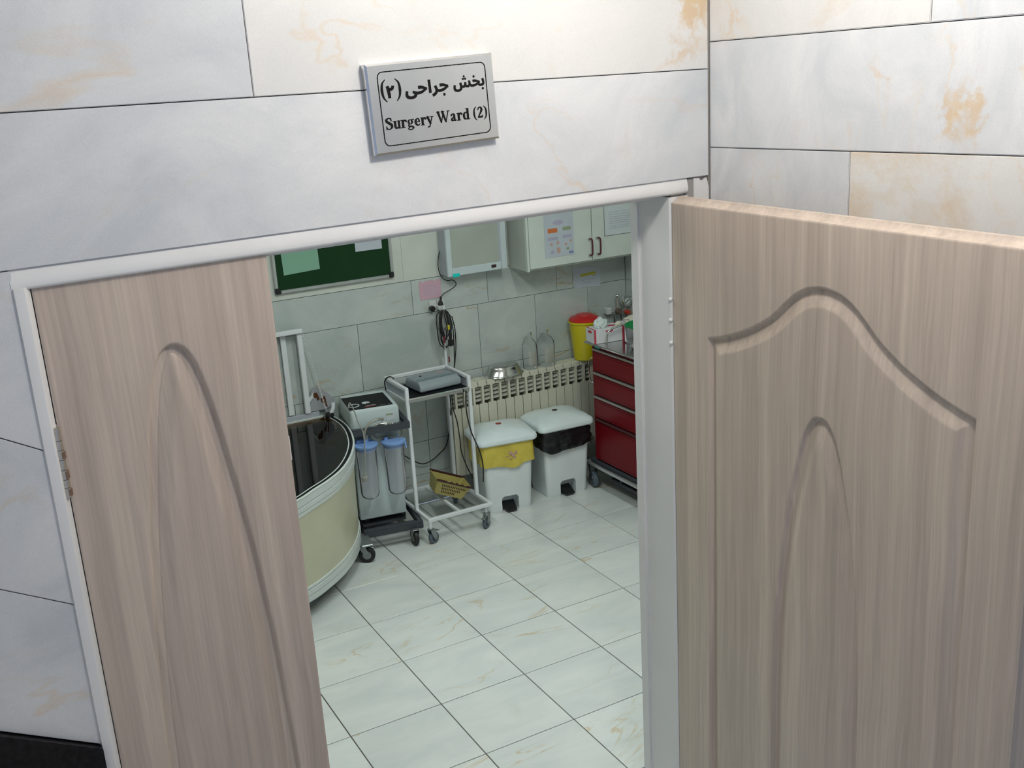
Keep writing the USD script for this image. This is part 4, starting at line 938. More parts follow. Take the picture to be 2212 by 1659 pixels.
# cords hanging from the shelf ---------------------------------------------------------------------
obj('power_cord', tube(spline([(1.352, 2.12, 0.800), (1.350, 2.12, 0.74), (1.353, 2.12, 0.66), (1.368, 2.115, 0.58), (1.376, 2.11, 0.46), (1.378, 2.11, 0.40), (1.402, 2.10, 0.30), (1.446, 2.10, 0.20)], 7), 0.0034, 6), 'cord_black', smooth=40, label='black cord hanging behind the trolley towards the yellow-bag bin', cat='cable')
obj('power_cord', tube(spline([(1.384, 2.000, 0.795), (1.378, 2.000, 0.68), (1.396, 1.995, 0.55), (1.434, 1.985, 0.43), (1.446, 1.975, 0.34), (1.440, 1.972, 0.235)], 7), 0.0036, 6), 'cord_black', smooth=40, label='black cord hanging in front of the trolley post beside the yellow bag', cat='cable')
obj('power_cord', tube(spline([(1.10, 2.392, 0.37), (1.134, 2.392, 0.344), (1.191, 2.392, 0.296), (1.246, 2.392, 0.266), (1.301, 2.392, 0.272), (1.358, 2.388, 0.305), (1.405, 2.380, 0.350), (1.428, 2.372, 0.436), (1.420, 2.30, 0.60), (1.395, 2.25, 0.788)], 7), 0.0036, 6), 'cord_black', smooth=40, label='black cord drooping in a wide curve along the wall behind the trolley', cat='cable')

# yellow basket on the cart base ---------------------------------------------------------------------
def basket():
    # local: x long side, y short side, z up
    w0, d0, w1, d1, h = 0.180, 0.120, 0.226, 0.156, 0.088
    outer = frame_loft([rrect(w0, d0, 0.012, 0.0), rrect(w1, d1, 0.016, h)]); inner_ = frame_loft([rrect(w0 - 0.006, d0 - 0.006, 0.010, 0.004), rrect(w1 - 0.005, d1 - 0.005, 0.014, h + 0.004)])
    outer.fix_normals(); inner_.fix_normals()
    return trimesh.boolean.difference([outer, inner_], engine='manifold'), (w0, d0, w1, d1, h)
shell, (w0, d0, w1, d1, hh) = basket()
bk = UsdGeom.Xform.Define(stage, '/World/' + numbered('/World', 'plastic_basket')); bk.AddTranslateOp().Set(Gf.Vec3d(1.250, 2.095, 0.178)); bk.AddRotateZOp().Set(-8.0); bk.AddRotateYOp().Set(24.0); bk.AddRotateXOp().Set(4.0)
bk = tag(Node(str(bk.GetPath())), 'small yellow plastic basket with brown rims lying on the trolley base', 'basket')
obj('tub', shell, 'basket_yellow', bk, smooth=30)
for sy in (-1, 1): obj('rim_grip', bx(-w1 / 2, w1 / 2, sy * d1 / 2 - 0.006, sy * d1 / 2 + 0.006, hh - 0.006, hh + 0.006, 0.003), 'basket_brown', bk, label='dark brown rim grip')
sl_ = []
for r_ in range(3):
    zz_ = 0.062 - 0.020 * r_; k_ = zz_ / hh; wd = w0 + (w1 - w0) * k_; yd = (d0 + (d1 - d0) * k_) / 2
    for i_ in range(14 - 3 * r_): sl_.append(bx(-wd / 2 + 0.040 + 0.011 * i_, -wd / 2 + 0.045 + 0.011 * i_, -yd - 0.0012, -yd + 0.001, zz_ - 0.006, zz_ + 0.006))
obj('slot', sl_, 'basket_brown', bk, label='rows of narrow slots')
obj('rim_grip_cut', [bx(-0.05 + 0.035 * k, -0.03 + 0.035 * k, -d1 / 2 - 0.0065, -d1 / 2 - 0.002, hh + 0.004, hh + 0.007) for k in range(4)], 'basket_yellow', bk)

# ================================================================== RED DRAWER TROLLEY
tr = thing('drawer_trolley', 'dark red metal drawer trolley with steel top, beside the black-bag bin', 'trolley', (0, 0, 0))
tx0, tx1, ty0, ty1 = 2.250, 2.700, 1.300, 1.985
obj('body', bx(tx0, tx1, ty0, ty1, 0.185, 0.925, 0.004), 'trolley_dark', tr)
obj('corner_post', bx(tx0 - 0.014, tx0 + 0.02, ty1 - 0.012, ty1 + 0.006, 0.185, 0.925, 0.004), 'trolley_red', tr); obj('corner_post', bx(tx0 - 0.014, tx0 + 0.02, ty0 - 0.006, ty0 + 0.012, 0.185, 0.925, 0.004), 'trolley_red', tr)
cuts = [0.905, 0.757, 0.608, 0.464, 0.192]
for i, (za, zb2) in enumerate(zip(cuts[:-1], cuts[1:])):
    dw = obj('drawer', [bx(tx0 - 0.018, tx0, ty0 + 0.014, ty1 - 0.014, zb2 + 0.004, za - 0.022, 0.003), bx(tx0 - 0.021, tx0 - 0.016, ty0 + 0.035, ty1 - 0.035, zb2 + 0.022, za - 0.038, 0.002)], 'trolley_red', tr)
    obj('drawer_handle', bx(tx0 - 0.030, tx0 - 0.004, ty0 + 0.012, ty1 - 0.012, za - 0.016, za - 0.002, 0.004), 'drawer_handle' if i < 3 else 'trolley_dark', dw)
obj('fascia', bx(tx0 - 0.014, tx0, ty0 + 0.012, ty1 - 0.012, 0.905, 0.926), 'trolley_red', tr)
obj('top_tray', [bx(tx0 - 0.042, tx1 + 0.02, ty0 - 0.03, ty1 + 0.045, 0.926, 0.938, 0.003), bx(tx0 - 0.044, tx0 - 0.036, ty0 - 0.03, ty1 + 0.045, 0.926, 0.9385, 0.003), bx(tx0 - 0.044, tx1 + 0.02, ty1 + 0.039, ty1 + 0.046, 0.926, 0.9385, 0.003)], 'steel', tr)
obj('sticker', bx(tx0 - 0.0165, tx0 - 0.0142, 1.905, 1.955, 0.907, 0.924), 'sticker_teal', tr, label='turquoise sticker')
obj('bumper_rail', tube(spline([(tx1, ty1 + 0.075, 0.155), (tx0 + 0.03, ty1 + 0.075, 0.155), (tx0 - 0.02, ty1 + 0.06, 0.155), (tx0 - 0.035, ty1 + 0.01, 0.155), (tx0 - 0.035, 1.6, 0.155), (tx0 - 0.035, ty0 - 0.05, 0.155)], 6), 0.012, 8), 'alu', tr, smooth=40)
obj('base', bx(tx0 - 0.02, tx1, ty0 - 0.03, ty1 + 0.06, 0.148, 0.186, 0.004), 'bumper_grey', tr)
obj('floor_rail', [bx(tx0 + 0.02, tx0 + 0.045, ty0 + 0.1, ty1 - 0.10, 0.060, 0.085, 0.003)] + [bx(tx0 + 0.025, tx0 + 0.04, y_ - 0.01, y_ + 0.01, 0.08, 0.15) for y_ in (ty0 + 0.15, ty1 - 0.2)], 'bumper_grey', tr)
for (x, y) in ((tx0 - 0.022, 2.010), (tx0 - 0.01, 1.335), (tx1 - 0.05, 2.0), (tx1 - 0.05, 1.335)):
    caster(tr, x, y, 0.150, 0.052, 78, 'tyre_blue', 'bumper_grey', False, 'caster_grey', 0.030)
obj('side_rail', tube(spline([(tx0 + 0.03, ty1 + 0.01, 0.83), (tx0 - 0.004, ty1 + 0.045, 0.82), (tx0 - 0.010, ty1 + 0.05, 0.74), (tx0 - 0.002, ty1 + 0.045, 0.68), (tx0 + 0.03, ty1 + 0.01, 0.66)], 6), 0.004, 6), 'chrome', tr, smooth=40)


def carton(loc, rot, size, label, seed, hole=True):
    w, d, h = size
    t = thing('glove_carton', label, 'carton', loc, rot)
    obj('carton', bx(-w / 2, w / 2, -d / 2, d / 2, 0, h, 0.0015), 'carton_white', t)
    obj('red_band', bx(-w / 2 - 0.0005, -w / 2 + 0.011, -d / 2 - 0.0006, -d / 2 + 0.004, 0.001, h - 0.001), 'carton_red', t, label='red printed edge band'); obj('red_band', bx(w / 2 - 0.014, w / 2 + 0.0005, -d / 2 - 0.0006, d / 2, 0.001, h + 0.0006), 'carton_red', t, label='red printed end band')
    obj('red_band', bx(-w / 2 + 0.001, -w / 2 + 0.010, -d / 2, d / 2 - 0.004, h - 0.001, h + 0.0006), 'carton_red', t, label='red printed edge band')
    pill = lambda x, z, a_, b_: affinity.scale(Point(0, 0).buffer(1, quad_segs=6), a_, b_)
    obj('logo', T(upright(ext(affinity.translate(affinity.scale(Point(0, 0).buffer(1, quad_segs=6), 0.026, 0.007), 0.0, h - 0.016), -d / 2 - 0.001, -d / 2 + 0.0005))), 'carton_red', t, label='red oval logo')
    lg_ = ext(affinity.scale(Point(0, 0).buffer(1, quad_segs=6), 0.009, 0.024), 0, 0.001); lg_ = T(lg_, (-w / 2, 0, h - 0.018), ry=-90); obj('logo', T(lg_, (-0.0006, 0, 0)), 'carton_red', t, label='red oval logo')
    obj('logo', T(ext(affinity.scale(Point(0, 0).buffer(1, quad_segs=6), 0.030, 0.016), h, h + 0.0008), (0.045, 0.0, 0)), 'carton_red', t, label='red oval logo')
    return t


TT = 0.9390
carton((2.312, 1.958, TT), -6, (0.200, 0.115, 0.085), 'white and red glove carton with a glove pulled out on top', 1)
carton((2.530, 1.945, TT), -10, (0.215, 0.115, 0.085), 'white and red glove carton standing behind the green-lidded box', 2)


def crumple(loc, size, seed, flat=1.0):
    import meshkit
    m = trimesh.creation.icosphere(4, 1.0); v = m.vertices.copy()
    k = 0.62 + 0.75 * meshkit.fbm(v * 2.3 + seed, 4, seed); v = v * k[:, None] * np.array(size); v[:, 2] = np.maximum(v[:, 2], -size[2] * 0.35)
    m.vertices = v; m.apply_translation(np.array(loc) + [0, 0, size[2] * 0.35]); return m


obj('latex_glove', crumple((2.285, 1.965, TT + 0.0865), (0.045, 0.036, 0.040), 3), 'glove_white', smooth=60, label='crumpled white glove bulging from the opened glove carton', cat='glove')
obj('latex_glove', crumple((2.395, 1.935, TT + 0.0865), (0.022, 0.016, 0.016), 9), 'latex_cream', smooth=60, label='small cream crumpled latex lying between the two cartons', cat='glove')
t = thing('instrument_pack', 'cream folded pack with black strap on the rear glove carton', 'pack', (2.548, 1.95, TT + 0.0872), -10)
obj('pack', crumple((0, 0, 0), (0.085, 0.048, 0.026), 5), 'latex_cream', t, smooth=60); obj('strap', T(bx(-0.07, 0.05, -0.006, 0.004, -0.002, 0.004, 0.001), (0.0, -0.052, 0.010), rz=4), 'black_plastic', t)
obj('chrome_rail', T(tube(spline([(2.262, 1.850, 0.939), (2.263, 1.850, 0.985), (2.275, 1.848, 1.015), (2.305, 1.846, 1.030), (2.40, 1.84, 1.045), (2.55, 1.83, 1.065), (2.58, 1.83, 1.055), (2.585, 1.83, 0.939)], 7), 0.0058, 10), (0, 0.016, 0)), 'chrome', smooth=40, label='bent chrome rail standing on the red trolley in front of the cartons', cat='rail')
t = thing('storage_box', 'clear plastic box with green lid on the red trolley', 'box', (2.432, 1.765, TT), -4)
obj('tub', frame_loft([rrect(0.13, 0.11, 0.015, 0.001), rrect(0.15, 0.13, 0.02, 0.100)]), 'clear_plastic', t, smooth=30)
obj('lid', frame_loft([rrect(0.158, 0.138, 0.03, 0.100), rrect(0.160, 0.140, 0.03, 0.112), rrect(0.12, 0.10, 0.03, 0.130), rrect(0.05, 0.04, 0.02, 0.134)]), 'lid_green', t, smooth=40, label='bright green lid')
for sx, sy in ((-1, -1), (1, -1), (-1, 1), (1, 1)): obj('corner_rib', bx(sx * 0.065 - 0.006, sx * 0.065 + 0.006, sy * 0.055 - 0.006, sy * 0.055 + 0.006, 0.006, 0.098, 0.002), 'carton_white', t)
obj('contents', crumple((0.0, 0.0, 0.012), (0.040, 0.032, 0.032), 14), 'foam_grey', t, smooth=60)
t = thing('steel_dish', 'small round steel dish on the red trolley in front of the green-lidded box', 'dish', (2.335, 1.665, TT))
obj('dish', lathe([(0, 0.001), (0.030, 0.001), (0.046, 0.016), (0.050, 0.017), (0.047, 0.019), (0.031, 0.004), (0, 0.003)], 28), 'steel', t, smooth=40)

# oxygen flow meter on the wall ----------------------------------------------------------------------
og = thing('oxygen_regulator', 'wall oxygen outlet with round pressure gauge and flow tube, above the red trolley', 'gauge', (0, YB, 0))
obj('manifold', cyl((2.640, -0.045, 0.992), (2.785, -0.045, 0.986), 0.0075, 10), 'chrome', og, smooth=40)
obj('wall_outlet', bx(2.61, 2.65, -0.050, 0.0, 0.975, 1.02, 0.006), 'socket_white', og)
obj('flow_tube', cyl((2.692, -0.045, 0.995), (2.692, -0.045, 1.075), 0.0085, 12), 'tube_plastic', og, smooth=40); obj('flow_ball', T(trimesh.creation.icosphere(2, 0.012), (2.692, -0.045, 1.090)), 'chrome', og, smooth=True)
obj('knob', T(lathe([(0, 0.02), (0.016, 0.02), (0.020, 0.012), (0.020, -0.012), (0, -0.02)], 20), (2.690, -0.060, 0.992), rx=90), 'knob_brown', og, smooth=40)
obj('knob', T(lathe([(0, 0.02), (0.014, 0.02), (0.017, 0.012), (0.017, -0.012), (0, -0.02)], 20), (2.752, -0.068, 0.978), rx=90), 'knob_red', og, smooth=40, label='red valve knob')
gz = obj('gauge_case', T(lathe([(0, -0.018), (0.034, -0.018), (0.037, -0.012), (0.037, 0.014), (0.034, 0.018), (0.032, 0.014), (0, 0.012)], 32), (2.752, -0.060, 1.052), rx=90), 'chrome', og, smooth=30)
obj('dial_face', T(lathe([(0, 0.0132), (0.0325, 0.0132)], 32), (2.752, -0.060, 1.052), rx=90), 'dial_white', gz); obj('needle', T(bx(-0.022, 0.016, -0.0016, 0.0016, 0, 0.001), (2.752, -0.0745, 1.052), rx=90, ry=-32), 'ink', gz)
obj('connector', cyl((2.752, -0.055, 1.016), (2.752, -0.050, 0.99), 0.008, 10), 'alu', og, smooth=40)
obj('humidifier', lathe([(0, -0.07), (0.022, -0.07), (0.026, -0.06), (0.026, 0.0), (0.012, 0.012), (0, 0.014)], 20, (2.690, -0.05, 0.965)), 'clear_plastic', og, smooth=40)

# ================================================================== SUCTION UNIT
su = thing('suction_unit', 'white surgical suction machine with black top panel and dark grey bumpers', 'medical device', (0.843, 2.197, 0), -9.5)
sx0, sx1, sy0, sy1 = -0.115, 0.160, -0.168, 0.168
hood = frame_loft([rrect(sx1 - sx0, 0.330, 0.02, 0.690, (sx0 + sx1) / 2, 0.0), rrect(sx1 - sx0, 0.336, 0.02, 0.705, (sx0 + sx1) / 2, 0.0), rrect(sx1 - sx0, 0.336, 0.02, 0.780, (sx0 + sx1) / 2, 0.0), rrect(sx1 - sx0 - 0.016, 0.318, 0.018, 0.796, (sx0 + sx1) / 2, 0.0)])
obj('hood', hood, 'suction_white', su, smooth=30)
obj('cabinet', bx(sx0 + 0.004, sx1 - 0.006, sy0 + 0.026, sy1, 0.145, 0.695, 0.006), 'suction_white', su)
tp_ = obj('control_panel', bx(sx0 + 0.006, sx1 - 0.028, sy0 + 0.022, sy1 - 0.060, 0.7955, 0.7975), 'panel_black', su, label='black control panel')
ring_m = trimesh.creation.annulus(0.026, 0.031, 0.003); obj('dial_ring', T(ring_m, (-0.072, -0.075, 0.799)), 'dial_white', tp_, smooth=40, label='white dial ring')
obj('gauge', T(ext(affinity.scale(Point(0, 0).buffer(1, quad_segs=8), 0.022, 0.022).difference(sbox(-0.002, -0.03, 0.03, -0.008)), 0.0, 0.002), (0.0, -0.050, 0.7975)), 'dial_white', tp_)
obj('maker_mark', [T(bx(-0.024 + 0.0072 * k, -0.019 + 0.0072 * k, -0.004, 0.004, 0, 0.0006), (0.012, -0.106, 0.7976)) for k in range(8)], 'dial_white', tp_, label='small white lettering'); obj('maker_line', T(bx(-0.030, 0.036, -0.0035, 0.0035, 0, 0.0006), (0.008, -0.122, 0.7976), rz=0), 'ink_red', tp_, label='red underline')
obj('maker_mark', [T(bx(0.004 * k * 1.6, 0.004 * k * 1.6 + 0.004, -0.0025, 0.0025, 0, 0.0006), (0.066 + (0.012 if k > 4 else 0), -0.128, 0.7976)) for k in range(7)], 'cord_grey', tp_)
obj('rating_label', bx(0.082, 0.128, sy0 - 0.0014, sy0 + 0.002, 0.716, 0.758), 'dial_white', su); obj('green_label', bx(0.084, 0.122, sy0 - 0.0022, sy0, 0.745, 0.754), 'ink_green', su, label='green strip on the rating label')
def bumper(z, x0, x1, yf, yb, r=0.02, h=0.018):
    pts = [(x0, yf), (x1 - 0.03, yf), (x1 - 0.008, yf + 0.008), (x1, yf + 0.03), (x1, yb)]
    p = spline([(a_, b_, 0) for a_, b_ in pts], 6); line = LineString(p[:, :2]).buffer(r / 2, cap_style=2)
    return [ext(line, z - h, z + h), ext(LineString(p[:, :2]).buffer(r / 2 - 0.003, cap_style=2), z + h, z + h + 0.003)]
obj('bumper', bumper(0.690, -0.120, 0.187, -0.226, 0.10, 0.026, 0.016), 'bumper_grey', su, smooth=35)
obj('bumper', bumper(0.108, -0.118, 0.204, -0.258, 0.14, 0.028, 0.017), 'bumper_grey', su, smooth=35)
obj('bumper_mount', [bx(-0.118, 0.17, -0.21, sy1, 0.686, 0.694)] , 'bumper_grey', su); obj('base_plate', bx(-0.10, 0.150, -0.13, sy1, 0.100, 0.112), 'bumper_grey', su)
for yy in (-0.20, 0.10): obj('cross_bar', bx(-0.11, 0.20, yy - 0.012, yy + 0.012, 0.098, 0.112, 0.002), 'bumper_grey', su)
for x in (-0.07, 0.14): obj('cabinet_foot', bx(x - 0.015, x + 0.015, -0.11, -0.08, 0.110, 0.148, 0.003), 'black_rubber', su)
caster(su, 0.158, -0.275, 0.100, 0.046, -85, 'tyre', 'caster_grey', False, 'caster_grey', 0.026); caster(su, -0.135, -0.375, 0.098, 0.045, 160, 'tyre', 'caster_grey', True, 'caster_grey', 0.024); caster(su, 0.15, 0.12, 0.1, 0.04, 70, 'tyre', 'caster_grey', False, 'caster_grey', 0.024); caster(su, -0.06, 0.12, 0.1, 0.04, 70, 'tyre', 'caster_grey', False, 'caster_grey', 0.024)
obj('caster_bracket', bx(-0.165, -0.10, -0.40, -0.235, 0.096, 0.110, 0.004), 'caster_grey', su)

# two suction jars in front of the cabinet
def jar(lx, lab, tallz, zb):
    w_ = Gf.Vec3d(0, 0, 0)
    R_ = math.radians(-9.5); y_ = -0.214; wx, wy = 0.843 + lx * math.cos(R_) - y_ * math.sin(R_), 2.197 + lx * math.sin(R_) + y_ * math.cos(R_)
    t = thing('suction_jar', lab, 'jar', (wx, wy, zb))
    H_ = tallz - zb; r = 0.0575
    obj('vessel', lathe([(0.0, 0.0), (r - 0.030, 0.002), (r - 0.014, 0.012), (r - 0.007, 0.030), (r - 0.002, H_ - 0.03), (r, H_)], 36), 'jar_plastic', t, smooth=50)
    l = obj('lid', lathe([(r - 0.004, H_ - 0.028), (r - 0.001, H_ - 0.008), (r + 0.008, H_ - 0.006), (r + 0.011, H_), (r + 0.011, H_ + 0.006), (r + 0.004, H_ + 0.010), (r - 0.012, H_ + 0.012), (0, H_ + 0.013)], 36), 'lid_blue', t, smooth=35, label='pale blue lid')
    return t, l, H_, (wx, wy)
t, l, H_, j1 = jar(-0.054, 'clear suction jar with blue lid, fitted with hoses, left of the two', 0.612, 0.300)
obj('port', [cyl((-0.005, -0.015, H_ + 0.010), (-0.005, -0.015, H_ + 0.034), 0.011, 12), cyl((0.012, 0.012, H_ + 0.010), (0.012, 0.012, H_ + 0.034), 0.011, 12)], 'lid_blue', l, smooth=40); obj('port_block', bx(-0.045, 0.035, 0.01, 0.040, H_ + 0.010, H_ + 0.030, 0.006), 'lid_blue', l)
obj('swab', crumple((0.012, -0.018, 0.006), (0.020, 0.016, 0.014), 2), 'glove_white', t, smooth=60, label='white crumpled swab at the bottom')
t, l, H_, j2 = jar(0.100, 'clear empty suction jar with blue lid, right of the two', 0.606, 0.300)
obj('port', [cyl((-0.035, 0.02, H_ + 0.010), (-0.035, 0.02, H_ + 0.028), 0.012, 12), cyl((0.026, -0.036, H_ - 0.020), (0.026, -0.036, H_ + 0.016), 0.006, 10), cyl((0.030, 0.012, H_ + 0.010), (0.030, 0.012, H_ + 0.030), 0.004, 8)], 'lid_blue', l, smooth=40); obj('spout', cyl((0.046, -0.052, H_ + 0.004), (0.050, -0.060, H_ - 0.030), 0.006, 10, 0.005), 'lid_blue', l, smooth=40)
z0j = 0.650
obj('suction_hose', tube(spline([(j1[0] - 0.008, j1[1] - 0.018, z0j - 0.01), (j1[0] - 0.010, j1[1] - 0.028, z0j + 0.04), (j1[0] + 0.012, j1[1] - 0.040, z0j + 0.085), (j1[0] + 0.060, j1[1] - 0.046, z0j + 0.106), (j1[0] + 0.105, j1[1] - 0.030, z0j + 0.096)], 7), 0.0075, 9), 'tube_plastic', smooth=40, label='clear hose arching from the left jar over the bumper', cat='hose')
obj('suction_hose', tube(spline([(j1[0] + 0.012, j1[1] + 0.008, z0j - 0.01), (j1[0] + 0.013, j1[1] + 0.006, z0j + 0.03), (j1[0] + 0.020, j1[1] + 0.010, z0j + 0.06)], 6), 0.0075, 9), 'latex_cream', smooth=40, label='yellowed short hose rising from the left jar lid', cat='hose')
obj('suction_hose', tube(spline([(j1[0] + 0.04, j1[1] + 0.02, z0j - 0.02), (j1[0] + 0.055, j1[1] + 0.02, z0j + 0.035), (j1[0] + 0.095, j1[1] + 0.03, z0j + 0.052), (j2[0] + 0.02, j2[1] + 0.03, z0j + 0.045), (j2[0] + 0.062, j2[1] + 0.02, z0j + 0.005), (j2[0] + 0.045, j2[1] + 0.01, z0j - 0.03), (j2[0] - 0.02, j2[1] + 0.03, z0j - 0.022), (j1[0] + 0.075, j1[1] + 0.03, z0j - 0.02), (j1[0] + 0.07, j1[1] + 0.04, z0j + 0.03), (j2[0] - 0.03, j2[1] + 0.05, z0j + 0.06)], 7), 0.006, 8), 'tube_plastic', smooth=40, label='clear hose coiled behind the two jars', cat='hose')
t = thing('plug_lead', 'grey lead with plug dangling in front of the left suction jar', 'cable', (0, 0, 0))
pl_ = spline([(0.668, 2.000, 0.835), (0.676, 2.000, 0.862), (0.686, 1.99, 0.850), (0.690, 1.95, 0.800), (0.686, 1.92, 0.775), (0.696, 1.885, 0.730), (0.692, 1.868, 0.66), (0.684, 1.858, 0.585), (0.676, 1.852, 0.535), (0.672, 1.850, 0.512)], 7)
pl_[:, 0] += 0.012
obj('lead', tube(pl_, 0.0034, 6), 'cord_grey', t, smooth=40); obj('plug', [cyl((0.684, 1.850, 0.515), (0.682, 1.850, 0.490), 0.006, 8, 0.010), lathe([(0, 0.0), (0.017, 0.0), (0.020, 0.006), (0.018, 0.022), (0.010, 0.028), (0, 0.028)], 14, (0.681, 1.850, 0.466))], 'cord_grey', t, smooth=40); obj('pin', cyl((0.679, 1.850, 0.468), (0.678, 1.850, 0.448), 0.003, 6), 'alu', t)

# ================================================================== CURVED COUNTER
top_c = np.array([(0.655, 2.375), (0.696, 2.340), (0.706, 2.18), (0.688, 2.03), (0.642, 1.858), (0.588, 1.726), (0.516, 1.595), (0.433, 1.48), (0.335, 1.386), (0.249, 1.322), (0.134, 1.236), (-0.03, 1.17), (-0.21, 1.13), (-0.40, 1.13)])
bot_c = np.array([(0.640, 2.375), (0.680, 2.330), (0.690, 2.14), (0.664, 1.975), (0.598, 1.829), (0.524, 1.711), (0.420, 1.587), (0.321, 1.503), (0.242, 1.445), (0.192, 1.417), (0.085, 1.36), (-0.06, 1.32), (-0.22, 1.30), (-0.40, 1.30)])
TC, BC = spline(np.column_stack([top_c, np.zeros(len(top_c))]), 6)[:, :2], spline(np.column_stack([bot_c, np.zeros(len(bot_c))]), 6)[:, :2]
back_edge = np.array([(-0.40, 2.375)])
ZT, ZB = 0.700, 0.095
cn = thing('reception_counter', 'curved counter with beige front, white bands and smoked glass top, left of the suction unit', 'counter', (0, 0, 0))


def outline(q, off=0.0):
    """The plan of the counter between bottom (q=0) and top (q=1), moved outwards by off."""
    c = BC * (1 - q) + TC * q; full = np.vstack([c, back_edge])
    if off:
        d = np.roll(full, -1, 0) - np.roll(full, 1, 0); n_ = np.stack([d[:, 1], -d[:, 0]], 1); n_ /= np.linalg.norm(n_, axis=1, keepdims=True)
        n_ *= -1 if (n_[20] @ np.array([1, -1])) < 0 else 1
        full = full + n_ * off; full[:, 1] = np.minimum(full[:, 1], 2.388)
    return full


def cband(z0, z1, off, depth=0.012, name='band', mat='counter_white', parent=None, chamf=0.002):
    s_ = lambda z, o: np.column_stack([outline((z - ZB) / (ZT - ZB), o), np.full(len(BC) + 1, z)])
    secs = [s_(z0, off - depth), s_(z0, off - chamf), s_(z0 + chamf, off), s_(z1 - chamf, off), s_(z1, off - chamf), s_(z1, off - depth)]
    n = len(secs[0]) - 1; v = np.vstack([q_[:-1] for q_ in secs]); f = []
    for i in range(len(secs)):
        i2 = (i + 1) % len(secs)
        for j in range(n - 1): f += [[i * n + j, i * n + j + 1, i2 * n + j + 1], [i * n + j, i2 * n + j + 1, i2 * n + j]]
    m = trimesh.Trimesh(v, f, process=False)
    return obj(name, m, mat, parent or cn, smooth=35)


sec_ = [np.column_stack([outline(q, -0.003), np.full(len(BC) + 1, ZB + q * (ZT - ZB))]) for q in np.linspace(0.02, 0.86, 6)]
m = frame_loft(sec_)
m.update_faces(m.face_normals[:, 2] < 0.8) if False else None
n_r = len(sec_[0]); keep = np.arange(len(m.faces)) < 2 * n_r * (len(sec_) - 1); walls_ = trimesh.Trimesh(m.vertices, m.faces[keep], process=False)
obj('front_panel', walls_, 'counter_beige', cn, smooth=40)
inn = [np.column_stack([outline(q, -0.020), np.full(len(BC) + 1, ZB + q * (ZT - ZB))]) for q in (0.30, 0.97)]
m = frame_loft(inn); n_r = len(inn[0]); k_ = np.arange(len(m.faces)); keep = (k_ < 2 * n_r) | ((k_ >= 2 * n_r) & ((k_ - 2 * n_r) % 2 == 0))
obj('inner_lining', trimesh.Trimesh(m.vertices, m.faces[keep], process=False), 'counter_inside', cn, label='brown inner lining seen through the glass')
cband(ZB, ZB + 0.038, 0.004); cband(ZB + 0.040, ZB + 0.072, 0.005); cband(ZB + 0.074, ZB + 0.092, 0.003)
cband(ZT - 0.100, ZT - 0.078, 0.003); cband(ZT - 0.076, ZT - 0.048, 0.005); cband(ZT - 0.046, ZT - 0.006, 0.004)
cband(ZT - 0.006, ZT + 0.004, 0.005, 0.010, 'rim', 'counter_white'); cband(ZT - 0.006, ZT + 0.002, -0.005, 0.018, 'rim_gasket', 'panel_black', chamf=0.001); cband(ZT - 0.006, ZT + 0.004, -0.023, 0.006, 'rim', 'counter_white', chamf=0.001)
gl = Polygon(outline(1.0, -0.026)).buffer(0); obj('glass_top', ext(gl, ZT - 0.005, ZT + 0.001), 'smoked_glass', cn, label='dark smoked glass top')
obj('back_rim', [bx(-0.40, 0.66, 2.372, 2.380, ZT - 0.10, ZT + 0.004, 0.002)], 'counter_white', cn); obj('back_upstand', bx(-0.40, 0.640, 2.381, 2.392, 0.50, ZT + 0.030, 0.002), 'viewer_side', cn)
obj('back_board', bx(-0.40, 0.64, 2.366, 2.372, ZB, ZT - 0.10), 'counter_beige', cn)
pf = Polygon(outline(0.0, -0.0)).buffer(-0.09).intersection(sbox(-0.4, 1.2, 0.6, 2.30)); obj('plinth', ext(pf, 0.0, ZB + 0.012), 'counter_line', cn, label='recessed dark plinth')
# corner grip
t = thing('corner_grip', 'short white curved grip with black foot on the counter corner', 'handle', (0, 0, 0))
obj('grip', tube(spline([(0.688, 2.335, ZT + 0.014), (0.700, 2.335, ZT + 0.034), (0.708, 2.337, ZT + 0.056), (0.710, 2.342, ZT + 0.078)], 5), 0.0115, 12), 'white_enamel', t, smooth=45); obj('grip_foot', lathe([(0, 0.0), (0.024, 0.0), (0.026, 0.008), (0.022, 0.020), (0, 0.022)], 18, (0.680, 2.334, ZT + 0.004)), 'black_plastic', t, smooth=40)
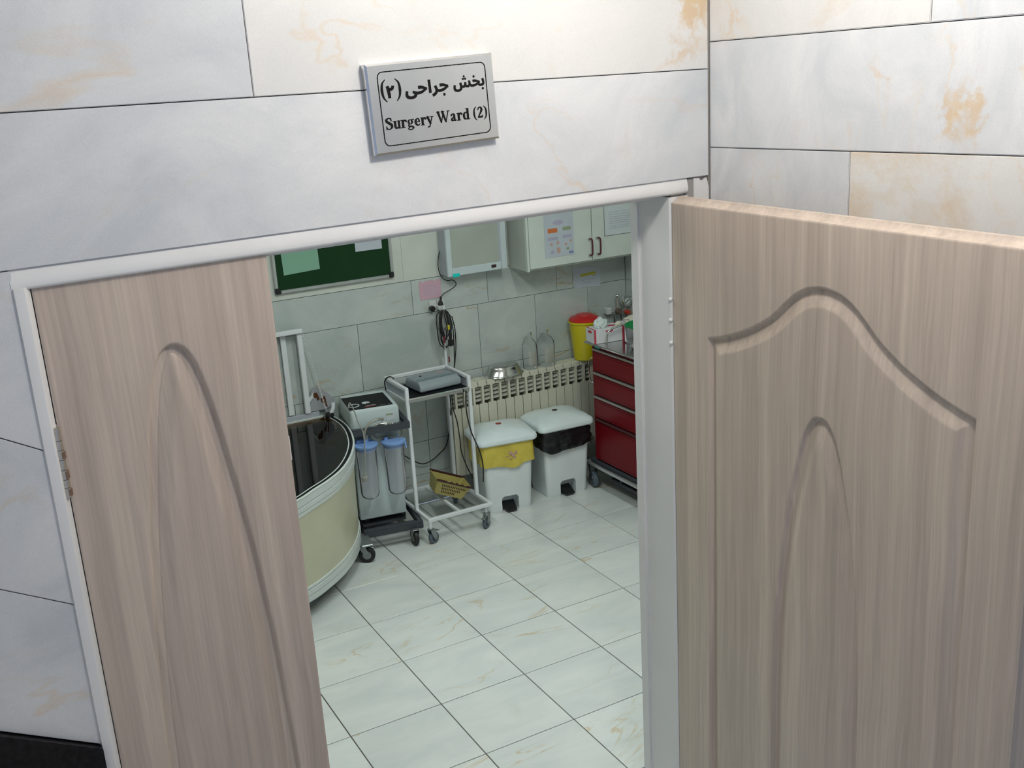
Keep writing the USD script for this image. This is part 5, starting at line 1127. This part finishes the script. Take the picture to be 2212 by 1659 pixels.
# white frame with chain
wf = thing('metal_frame', 'white square-section metal frame standing on the counter against the wall', 'frame', (0, 0, 0))
for z in (1.212, ):
    obj('top_bar', bx(0.10, 0.588, 2.355, 2.385, z - 0.012, z + 0.012, 0.003), 'white_enamel', wf)
obj('upright', bx(0.558, 0.588, 2.372, 2.396, ZT + 0.031, 1.205, 0.003), 'white_enamel', wf); obj('upright', bx(0.10, 0.13, 2.372, 2.396, ZT + 0.031, 1.205, 0.003), 'white_enamel', wf)
obj('inner_stile', bx(0.470, 0.500, 2.398, 2.410, ZT + 0.031, 1.20, 0.002), 'white_enamel', wf)
t = thing('chain', 'thin steel chain slanting from the white frame down to the counter corner', 'chain', (0, 0, 0))
pa_, pb_ = np.array([0.588, 2.368, 1.195]), np.array([0.672, 2.352, ZT + 0.032])
NL = 46
for k in range(NL):
    c_ = pa_ + (pb_ - pa_) * (k + 0.5) / NL; L_ = np.linalg.norm(pb_ - pa_) / NL * 0.78; d_ = (pb_ - pa_) / np.linalg.norm(pb_ - pa_)
    n_ = np.cross(d_, [0, 1, 0]) if k % 2 else np.array([0, 1.0, 0]); n_ /= np.linalg.norm(n_)
    a_ = np.linspace(0, 2 * np.pi, 8, endpoint=False); pts = c_ + np.outer(np.cos(a_) * L_, d_) + np.outer(np.sin(a_) * 0.0035, n_)
    obj('chain_link', tube(pts, 0.0013, 4, closed=True), 'white_enamel', t)
ts = thing('torn_sheet', 'torn grey foam sheet with brown stains propped behind the counter corner', 'sheet', (0, 0, 0))
shp = Polygon([(0.556, 0.733), (0.560, 0.752), (0.572, 0.770), (0.590, 0.790), (0.600, 0.815), (0.604, 0.845), (0.618, 0.868), (0.640, 0.873), (0.668, 0.852), (0.700, 0.826), (0.742, 0.778), (0.730, 0.760), (0.712, 0.748), (0.690, 0.733)])
obj('sheet', T(upright(ext(shp, 0, 0.006)), (0, 2.392, 0.0), rx=0), 'foam_grey', ts); obj('stain', T(upright(ext(unary_union([Polygon([(0.612, 0.834), (0.624, 0.840), (0.640, 0.838), (0.648, 0.815), (0.652, 0.796), (0.640, 0.790), (0.634, 0.805), (0.622, 0.812)]), Polygon([(0.656, 0.800), (0.668, 0.800), (0.676, 0.812), (0.686, 0.806), (0.688, 0.780), (0.694, 0.742), (0.680, 0.752), (0.670, 0.770), (0.660, 0.782)])]), 0, 0.001)), (0, 2.3912, 0)), 'stain_brown', ts, label='dark brown stain')
obj('flap', [T(upright(ext(Polygon([(0.560, 0.79), (0.618, 0.850), (0.610, 0.815), (0.575, 0.775), (0.556, 0.740)]), 0, 0.003)), (0, 2.380, 0)), ], 'counter_white', ts, label='paler curled flap')
